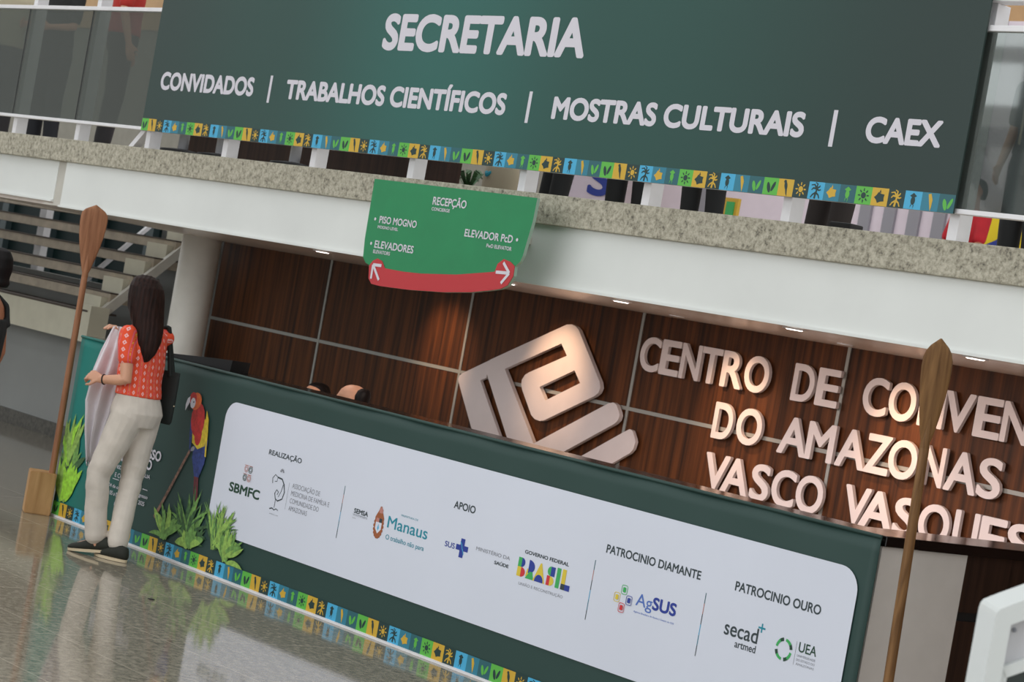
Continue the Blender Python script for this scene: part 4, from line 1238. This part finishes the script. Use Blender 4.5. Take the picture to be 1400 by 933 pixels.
wm = thing('person', 'woman with long dark hair, orange patterned shirt and beige trousers, holding a white coat', 'person', tuple(WO))
lat = (WR * .60 + WF * .80).normalized(); fw = (-WR * .80 + WF * .60).normalized()
hfw = (-WR * .85 + WF * .52).normalized()
hcw = w3(-.045, .022, 1.535)
shL, elL, wrL = w3(-.080, -.105, 1.315), w3(-.038, -.150, 1.045), w3(-.185, -.100, 1.022)
shR, elR, wrR = w3(.100, .140, 1.315), w3(-.010, .300, 1.120), w3(-.165, .262, 1.265)
hipL, knL, anL = w3(-.005, -.055, .84), w3(-.112, -.075, .48), w3(-.056, -.045, .105)
hipR, knR, anR = w3(.072, .070, .84), w3(.062, .045, .46), w3(.074, -.072, .075)
bm = B()
head_shape(bm, hcw, UP, hfw, 0.98)
chain(bm, [w3(.0, .02, 1.34), w3(-.03, .02, 1.47)], [.050, .046])
loft(bm, [(w3(.03, .01, .80), lat * .12, fw * .09), (w3(.03, .01, .88), lat * .155, fw * .11), (w3(.015, .014, 1.0), lat * .115, fw * .085), (w3(.006, .018, 1.2), lat * .135, fw * .095), (w3(.0, .02, 1.33), lat * .13, fw * .07), (w3(.0, .02, 1.385), lat * .06, fw * .05)], 18)
chain(bm, [shL, elL, wrL], [.042, .036, .025]); hand(bm, wrL, w3(-.27, -.066, 1.040) - wrL, (UP * .55 - WF * .8 ).normalized(), -1, .95, .75)
chain(bm, [shR, elR, wrR], [.042, .036, .025]); hand(bm, wrR, w3(-.23, .235, 1.335) - wrR, (UP * .8 + WR * .4).normalized(), 1, .95, .75)
chain(bm, [hipL, knL, anL], [.080, .052, .034]); chain(bm, [hipR, knR, anR], [.080, .052, .034])
chain(bm, [anL - UP * .03, w3(-.17, -.012, .035)], [.036, .024]); chain(bm, [anR - UP * .02, w3(-.02, -.025, .03)], [.036, .024])
fused('body', bm, MT['skin'], wm, .005, 3)
face_parts(wm, hcw, UP, hfw, .98)
# long straight hair
bm = B()
def hr(r, f, z, a, b): return (w3(r, f, z), WR * a, WF * b)
loft(bm, [hr(-.050, .015, 1.660, .03, .03), hr(-.046, .010, 1.640, .072, .072), hr(-.036, .002, 1.59, .100, .100), hr(-.028, -.002, 1.53, .110, .104), hr(-.018, -.012, 1.47, .108, .098), hr(.000, -.030, 1.41, .100, .085),
          hr(.022, -.055, 1.35, .090, .066), hr(.036, -.078, 1.29, .078, .048), hr(.046, -.090, 1.23, .056, .034), hr(.046, -.092, 1.185, .030, .022), hr(.040, -.092, 1.16, .012, .012)], 24)
fused('hair', bm, MT['hair'], wm, .006, 3, lambda c: .0012 * math.sin(260 * (c - WO).dot(WR) + 3 * math.sin(9 * c.z)))
# shirt with sleeves
bm = B()
loft(bm, [(w3(.020, .012, .955), lat * .150, fw * .118), (w3(.016, .014, 1.02), lat * .148, fw * .112), (w3(.010, .016, 1.12), lat * .150, fw * .112), (w3(.004, .018, 1.24), lat * .155, fw * .112), (w3(.0, .02, 1.325), lat * .150, fw * .088), (w3(.0, .02, 1.375), lat * .085, fw * .062)], 22)
chain(bm, [shL, shL.lerp(elL, .54)], [.053, .056]); chain(bm, [shR, shR.lerp(elR, .54)], [.053, .056])
so = fused('shirt', bm, MT['shirt'], wm, .007, 2, lambda c: .003 * math.sin(38 * c.z + 16 * (c - WO).dot(WR)))
uvl = so.data.uv_layers.new(name='UVMap')
for lp in so.data.loops:
    p = so.data.vertices[lp.vertex_index].co - WO
    uvl.data[lp.index].uv = (math.atan2(p.dot(fw), p.dot(lat)) / (2 * PI) + .5 + .06 * p.z, p.z)
# loose trousers
bm = B()
loft(bm, [(w3(.03, .01, .78), lat * .13, fw * .115), (w3(.03, .01, .86), lat * .168, fw * .135), (w3(.022, .012, .95), lat * .146, fw * .112), (w3(.016, .014, 1.0), lat * .128, fw * .098)], 20)
chain(bm, [hipL, hipL.lerp(knL, .5), knL, w3(-.098, -.05, .28), w3(-.072, -.046, .122)], [.100, .088, .070, .066, .065], 16)
chain(bm, [hipR, hipR.lerp(knR, .5), knR, w3(.062, -.02, .25), w3(.062, -.055, .10)], [.098, .084, .066, .063, .061], 16)
fused('trousers', bm, MT['trousers'], wm, .007, 3, lambda c: .0025 * math.sin(26 * c.z + 22 * (c - WO).dot(WR)) * math.sin(11 * c.z + 4) + .002 * math.sin(60 * c.z + 40 * (c - WO).dot(WF)) * (1 if .38 < c.z < .56 else .15))
bm = B()
bw = (elL - wrL).normalized(); u_, v_ = frame_of(bw); cw = wrL + bw * .015
ringp = [cw + u_ * .028 * math.cos(2 * PI * k / 16) + v_ * .028 * math.sin(2 * PI * k / 16) for k in range(17)]
chain(bm, ringp, [.004] * 17, 8); obj('bracelet', bm, MT['black'], wm, True)


def shoe(heel, toe, lift):
    d = (toe - heel); ln = d.length; d.normalize(); s_ = UP.cross(d).normalized(); n_ = d.cross(s_).normalized()
    c0 = heel
    P = lambda t, h: c0 + d * (ln * t) + n_ * h
    bm = B()
    loft(bm, [(P(0, .035), s_ * .020, n_ * .020), (P(.06, .05), s_ * .034, n_ * .038), (P(.25, .052), s_ * .037, n_ * .042), (P(.45, .045), s_ * .040, n_ * .036), (P(.7, .032), s_ * .045, n_ * .024), (P(.9, .026), s_ * .036, n_ * .018), (P(1.0, .022), s_ * .012, n_ * .010)], 16)
    a = obj('shoe', bm, MT['shoe'], wm, True)
    bm = B()
    loft(bm, [(P(.5, .0) - d * 0, d * ln * .51, s_ * .046), (P(.5, .016), d * ln * .52, s_ * .047)], 24)
    obj('sole', bm, MT['sole'], a)


shoe(w3(.035, -.060, .034), w3(-.222, -.004, .001), .03)
shoe(w3(.140, -.122, .002), w3(-.060, -.014, .002), .0)

# the white coat she holds
ct = thing('coat', 'white cotton coat held up and hanging from the hands of the woman in orange', 'coat', tuple(w3(-.2, .12, .45)))
bm = B()
E1 = [(-.225, .205, 1.325), (-.255, .08, 1.18), (-.272, .0, 1.06), (-.275, -.02, .97), (-.285, .0, .88), (-.255, .02, .70), (-.205, .02, .50)]
E2 = [(-.180, .240, 1.330), (-.125, .20, 1.22), (-.110, .17, 1.08), (-.128, .16, .95), (-.132, .15, .80), (-.150, .13, .65), (-.160, .10, .54)]
n, m_ = 36, 20


def sample(E, t):
    x = t * (len(E) - 1); i = min(int(x), len(E) - 2); q = x - i
    return V(E[i]).lerp(V(E[i + 1]), q)


grid = []
for i in range(n + 1):
    row = []
    for j in range(m_ + 1):
        t, u = i / n, j / m_
        p = sample(E1, t).lerp(sample(E2, t), u)
        p.y += .020 * math.sin(u * 16 + t * 3) * min(1, t * 3); p.x += .006 * math.sin(u * 16 + t * 3) - .012 * math.sin(PI * u) * t
        p.z += .02 * math.sin(u * 9) * t
        row.append(bm.verts.new(w3(p.x, p.y, p.z)))
    grid.append(row)
off = (WR * .6 + WF * .8) * .007
back = [[bm.verts.new(v.co + off) for v in row] for row in grid]
for i in range(n):
    for j in range(m_):
        bm.faces.new((grid[i][j], grid[i + 1][j], grid[i + 1][j + 1], grid[i][j + 1]))
        bm.faces.new((back[i][j], back[i][j + 1], back[i + 1][j + 1], back[i + 1][j]))
for i in range(n):
    for j in (0, m_): bm.faces.new((grid[i][j], grid[i + 1][j], back[i + 1][j], back[i][j]))
for j in range(m_):
    for i in (0, n): bm.faces.new((grid[i][j], grid[i][j + 1], back[i][j + 1], back[i][j]))
obj('cloth', bm, MT['coat'], ct, True)
# black tote on her right shoulder
tb = thing('tote_bag', 'black tote bag hanging from the right shoulder of the woman in orange', 'bag', tuple(w3(.17, .16, .82)))
bm = B()
tc = w3(.120, .172, .0); n_t = lat; d_t = -fw
rows = []
for k, (z, hw, th) in enumerate(((.815, .108, .022), (.83, .118, .034), (.95, .122, .036), (1.08, .124, .026), (1.125, .124, .012))):
    rows.append((tc + UP * z, d_t * hw * 1.12, n_t * th))
loft(bm, rows, 28); obj('bag_body', bm, MT['tote'], tb, True)
for off in (.012, -.012):
    bm = B()
    a, b = tc + d_t * .07 + UP * 1.10 + n_t * off, tc - d_t * .07 + UP * 1.10 + n_t * off
    topp = w3(.098, .140, 1.376)
    pts = [a, a.lerp(topp, .5) + n_t * .01, topp + d_t * .02, topp - d_t * .02, b.lerp(topp, .5) + n_t * .01, b]
    chain(bm, pts, [.014] * 6, 8); obj('strap', bm, MT['tote'], tb, True)
bm = B()
for k in range(3): ball(bm, tc + d_t * (.128 - .004 * k) + UP * (.93 + .025 * k), .008, .008, .012)
obj('badge', bm, MT['sole'], tb)

# the woman cut by the left frame edge
MT['tank'] = mat('black_ribbed_top', (24, 26, 26), 0.8)
MT['navy'] = mat('dark_trousers', (34, 36, 42), 0.8)
MT['charcoal'] = mat('charcoal_trousers', (52, 50, 52), 0.85, var=.05)
MT['redshirt'] = mat('red_shirt', (178, 44, 36), 0.8, var=.05)
MT['crimson'] = mat('crimson_shirt', (186, 28, 40), 0.8, var=.05)
MT['brown_cloth'] = mat('dark_brown_cloth', (40, 33, 30), 0.85)
MT['khaki'] = mat('khaki_cloth', (170, 160, 136), 0.85)
MT['white_shirt'] = mat('white_shirt', (212, 210, 214), 0.8)
pw, _, _ = simple_person('person with short dark hair and black sleeveless top at the left edge of the hall', (-11.828, 6.022, 0), math.radians(-52), 1.67, MT['skin_dark'], MT['tank'], MT['navy'], MT['hair_black'], MT['shoe'], voxel=.008, hair_len=.05, sleeves=False)

# receptionists seated behind the counter
p1, hc1, f1 = simple_person('seated receptionist behind the counter, balding forehead and face in profile', (-11.30, 8.37, 0), math.radians(-48), 1.68, MT['skin'], MT['white_shirt'], MT['navy'], MT['hair_black'], MT['black'], 'receptionists behind the counter', seated=True, bald=True, sit=-.478, lean=.06, arms='fwd', voxel=.008)
face_parts(p1, hc1, UP, f1, .98)
p2, hc2, f2 = simple_person('seated receptionist behind the counter, only dark hair showing', (-12.33, 8.82, 0), math.radians(10), 1.64, MT['skin'], MT['navy'], MT['navy'], MT['hair_black'], MT['black'], 'receptionists behind the counter', seated=True, sit=-.530, lean=.08, arms='fwd')

# visitors on the upper floor
G = 'visitors on the upper floor'
def up(label, x, y, yaw, H, top, legs, skin='skin', hair='hair_black', shoes='black', **k):
    return simple_person(label, (x, y, UZ), math.radians(yaw), H, MT[skin], MT[top], MT[legs], MT[hair], MT[shoes], G, voxel=.013, **k)


up('person in red shirt and charcoal trousers behind the glass left of the green banner', -15.90, 8.85, 150, 1.74, 'redshirt', 'charcoal')
bl, blh, blf = up('person in black printed shirt behind the left glass panel', -17.75, 9.25, 20, 1.66, 'tank', 'navy', arms='fwd')
bm = B()
for z in (3.13, 3.18, 3.23): box(bm, -17.80, -17.66, 9.02, 9.03, z, z + .022)
obj('shirt_print', bm, MT['khaki'], bl)
up('person in khaki shirt at the far left end of the balustrade', -18.80, 9.3, 60, 1.62, 'khaki', 'charcoal')
up('legs in black trousers of a person standing left of the white S poster', -11.74, 10.0, 160, 1.72, 'white_shirt', 'tank')
up('legs in black trousers of a person standing right of the white S poster', -11.07, 10.05, 20, 1.68, 'tank', 'tank')
up('person in long black skirt standing under the banner middle', -10.32, 10.0, 10, 1.66, 'white_shirt', 'tank', skirt=True)
up('person in dark brown trousers standing before the striped stand', -9.22, 10.0, 175, 1.72, 'white_shirt', 'brown_cloth')
up('seated person in crimson shirt under the right end of the banner', -12.66, 15.5, -10, 1.68, 'crimson', 'navy', 'skin_dark', seated=True, sit=-.50, arms='fwd')
bk, bkh, bkf = up('person dressed in black with lanyard at the right end of the balustrade', -9.36, 12.0, 0, 1.74, 'tank', 'tank')

# ------------------------------------------------------------------ furniture and things on the upper floor
def stanchion(x, y, label):
    t_ = thing('queue_post', label, 'queue post', (x, y, UZ), 'queue posts on the upper floor')
    bm = B(); lathe(bm, [(.155, 0.0), (.16, .012), (.15, .028), (.06, .040)], (x, y, UZ), 28); obj('base', bm, MT['black'], t_, True)
    bm = B(); lathe(bm, [(.036, .038), (.036, .86)], (x, y, UZ), 24); obj('pole', bm, MT['chrome'], t_, True)
    bm = B(); lathe(bm, [(.036, .86), (.044, .865), (.044, .95), (.02, .962)], (x, y, UZ), 20); obj('head', bm, MT['black'], t_, True)


stanchion(-13.44, 8.08, 'chrome queue post on round black base, leftmost under the banner')
stanchion(-13.02, 8.12, 'chrome queue post on round black base, second under the banner')
stanchion(-12.13, 8.12, 'chrome queue post on round black base, beside the dark wooden counter')

uc = thing('service_counter', 'dark brown wooden service counter behind the balustrade', 'counter', (-12.3, 9.2, UZ))
bm = B(); box(bm, -15.05, -11.76, 9.0, 9.18, UZ, 3.50); obj('front', bm, MT['walnut_dark'], uc)
bm = B(); box(bm, -15.10, -11.72, 8.95, 9.22, 3.50, 3.54); obj('top', bm, MT['black_top'], uc)

pp_ = thing('potted_plant', 'green leafy potted plant right of the dark service counter', 'plant', (-12.35, 10.3, UZ))
bm = B(); lathe(bm, [(.12, 0), (.16, .16), (.15, .16), (.14, .14)], (-12.98, 10.22, UZ), 20); obj('pot', bm, MT['brown_cloth'], pp_, True)
for k in range(16):
    a = random.uniform(0, 2 * PI); ln = random.uniform(.16, .28)
    p0 = V((-12.98, 10.22, UZ + .15)); p1 = p0 + V((math.cos(a) * ln * .5, math.sin(a) * ln * .5, ln * .6)); p2 = p0 + V((math.cos(a) * ln, math.sin(a) * ln, ln * .45))
    bm = B(); s_ = V((-math.sin(a), math.cos(a), 0)) * .018
    vs = [bm.verts.new(q) for q in (p0 - s_ * .3, p0 + s_ * .3, p1 + s_, p2, p1 - s_)]
    bm.faces.new(vs[:3] + [vs[4]]); bm.faces.new([vs[4], vs[2], vs[3]])
    bm.normal_update(); bmesh.ops.solidify(bm, geom=list(bm.faces), thickness=.002)
    obj('leaf', bm, MT['leaf_c'], pp_)

bg = thing('backpack', 'beige backpack standing under the banner beside a purple stand', 'bag', (-12.40, 10.1, UZ))
bm = B(); loft(bm, [((-12.41, 10.05, UZ + .02), (.13, 0, 0), (0, .08, 0)), ((-12.41, 10.05, UZ + .10), (.16, 0, 0), (0, .10, 0)), ((-12.41, 10.05, UZ + .25), (.165, 0, 0), (0, .10, 0)), ((-12.41, 10.05, UZ + .38), (.14, 0, 0), (0, .08, 0)), ((-12.41, 10.05, UZ + .43), (.08, 0, 0), (0, .05, 0))], 24)
obj('bag_body', bm, MT['khaki'], bg, True)
bm = B(); chain(bm, [(-12.46, 9.95, UZ + .28), (-12.44, 9.94, UZ + .26), (-12.42, 9.95, UZ + .28)], [.012, .014, .012], 8); obj('patch', bm, MT['teal_ink'], bg, True)
bm = B(); chain(bm, [(-12.45, 10.05, UZ + .42), (-12.41, 10.05, UZ + .50), (-12.37, 10.05, UZ + .42)], [.012] * 3, 8); obj('handle', bm, MT['khaki'], bg, True)

MT['purple'] = mat('purple_print', (70, 40, 120), 0.6)
MT['lilac'] = mat('pinkish_white_panel', (228, 214, 222), 0.6, var=.01)
MT['grey_stripe'] = mat('grey_panel_strip', (150, 148, 154), 0.6)
MT['brightyellow'] = mat('yellow_print', (240, 214, 30), 0.6)
pr_ = thing('roll_up_stand', 'narrow purple roll-up stand behind the balustrade', 'stand', (-12.78, 10.6, UZ))
bm = B(); box(bm, -13.02, -12.84, 10.73, 10.75, UZ + .06, UZ + 1.9); obj('sheet', bm, MT['purple'], pr_)
bm = B(); box(bm, -13.04, -12.82, 10.68, 10.80, UZ, UZ + .06, bev=.01); obj('base', bm, MT['chrome'], pr_)
ws = thing('display_stand', 'white display stand with a blue letter S behind the balustrade', 'stand', (-12.55, 11.1, UZ))
bm = B(); box(bm, -12.95, -12.36, 11.08, 11.12, UZ, UZ + 1.6); obj('board', bm, MT['lilac'], ws)
text_obj('lettering', 'S', -12.66, -12.40, 2.775, 3.02, 11.075, MT['blue_ink'], ws, .03)
bp_ = thing('exhibition_stand', 'pinkish white exhibition stand with grey upright strips on the upper floor', 'stand', (-14.0, 16.2, UZ))
bm = B(); box(bm, -19.5, -11.3, 16.2, 16.3, UZ, 5.2); obj('panel', bm, MT['lilac'], bp_)
for k in range(8):
    x = -18.4 + .82 * k if k < 3 else -14.55 + .30 * (k - 3)
    bm = B(); box(bm, x, x + .14, 16.17, 16.2, UZ, 5.2); obj('upright_strip', bm, MT['grey_stripe'], bp_)
fr = thing('framed_panel', 'small green panel with ochre frame leaning on the upper floor', 'picture', (-12.05, 12.0, UZ))
bm = B(); box(bm, -12.14, -12.0, 12.0, 12.03, UZ, 2.95); obj('frame', bm, MT['tile_yellow'], fr)
bm = B(); box(bm, -12.11, -12.03, 11.99, 12.0, UZ + .03, 2.92); obj('picture', bm, MT['grn_ink'], fr)
bm = B(); box(bm, -7.84, -7.69, 8.5, 8.6, UZ, UZ + .085, bev=.01); o = obj('small_case', bm, MT['black']); tag(o, 'small black case lying on the granite edge under the banner', 'case')
yp_ = thing('printed_panel', 'yellow and blue printed panel behind the right glass', 'panel', (-12.9, 16.1, UZ))
bm = B(); box(bm, -13.12, -12.55, 16.08, 16.12, UZ, 3.42); obj('yellow_board', bm, MT['brightyellow'], yp_)
bm = B(); prism(bm, [(-13.12, UZ), (-12.55, UZ), (-12.55, 3.40), (-12.80, 3.20), (-13.12, 3.05)], 16.06, 16.078); obj('blue_field', bm, MT['blue_ink'], yp_)

bm = B(); chain(bm, [bkh + bkf * .02 - UP * .16 + V((-.05, -.14, 0)), bkh + V((-.0, -.19, -.45)), bkh + V((.0, -.19, -.62))], [.008] * 3, 8); obj('lanyard', bm, MT['khaki'], bk, True)

# ------------------------------------------------------------------ white kiosk at the right edge, close to the camera
kq = V((-3.388, 4.508, 0)); kd = V((0.643, 0.766, 0)); kn = V((0.766, -0.643, 0))   # kd along the face, kn towards the hall
kk = thing('information_kiosk', 'white moulded kiosk with slanted rounded frame and dark screen at the lower right edge', 'kiosk', (-3.25, 4.75, 0))


def kiosk_prism(bm, pts, d0, d1):
    a = [bm.verts.new(kq + kd * p[0] + UP * p[1] + kn * d0) for p in pts]; b = [bm.verts.new(kq + kd * p[0] + UP * p[1] + kn * d1) for p in pts]
    bm.faces.new(a); bm.faces.new(list(reversed(b)))
    for i in range(len(pts)): bm.faces.new((a[i], b[i], b[(i + 1) % len(pts)], a[(i + 1) % len(pts)]))


bm = B()
kiosk_prism(bm, [(0, 0), (0, 1.308), (.002, 1.320), (.008, 1.330), (.040, 1.350), (.040, 0)], 0, -.20)
kiosk_prism(bm, [(.040, 1.350), (.30, 1.500), (.50, 1.500), (.50, 1.46), (.30, 1.447), (.040, 1.297)], 0, -.20)
kiosk_prism(bm, [(.46, 0), (.46, 1.500), (.49, 1.500), (.50, 1.49), (.50, 0)], 0, -.20)
obj('frame', bm, MT['kiosk'], kk)
bm = B(); kiosk_prism(bm, [(.038, .3), (.038, 1.296), (.30, 1.446), (.462, 1.455), (.462, .3)], -.035, -.19); obj('recess', bm, MT['kiosk_in'], kk)
bm = B()
kiosk_prism(bm, [(.038, .3), (.038, 1.190), (.056, 1.200), (.056, .3)], -.012, -.036); kiosk_prism(bm, [(.038, 1.190), (.30, 1.335), (.462, 1.345), (.462, 1.315), (.30, 1.308), (.056, 1.168)], -.010, -.036)
obj('bezel', bm, MT['kiosk'], kk)
bm = B(); kiosk_prism(bm, [(.056, .35), (.056, 1.170), (.30, 1.308), (.455, 1.315), (.455, .35)], -.024, -.034); obj('screen', bm, MT['screen'], kk)
bm = B(); ball(bm, kq + kd * .058 + UP * 1.283 - kn * .034, .006, .006, .006); obj('sensor', bm, MT['grey_ink'], kk)
bm = B(); kiosk_prism(bm, [(-.02, 0), (-.02, .03), (.52, .03), (.52, 0)], .06, -.26); obj('foot_plate', bm, MT['kiosk'], kk)

bm = B(); ball(bm, (-10.145, 6.385, .004), .022, .008, .004, V((.8, .6, 0)), V((-.6, .8, 0))); o = obj('paper_scrap', bm, MT['black'], None, True)
tag(o, 'tiny dark scrap lying on the polished floor below the printed leaves', 'scrap')
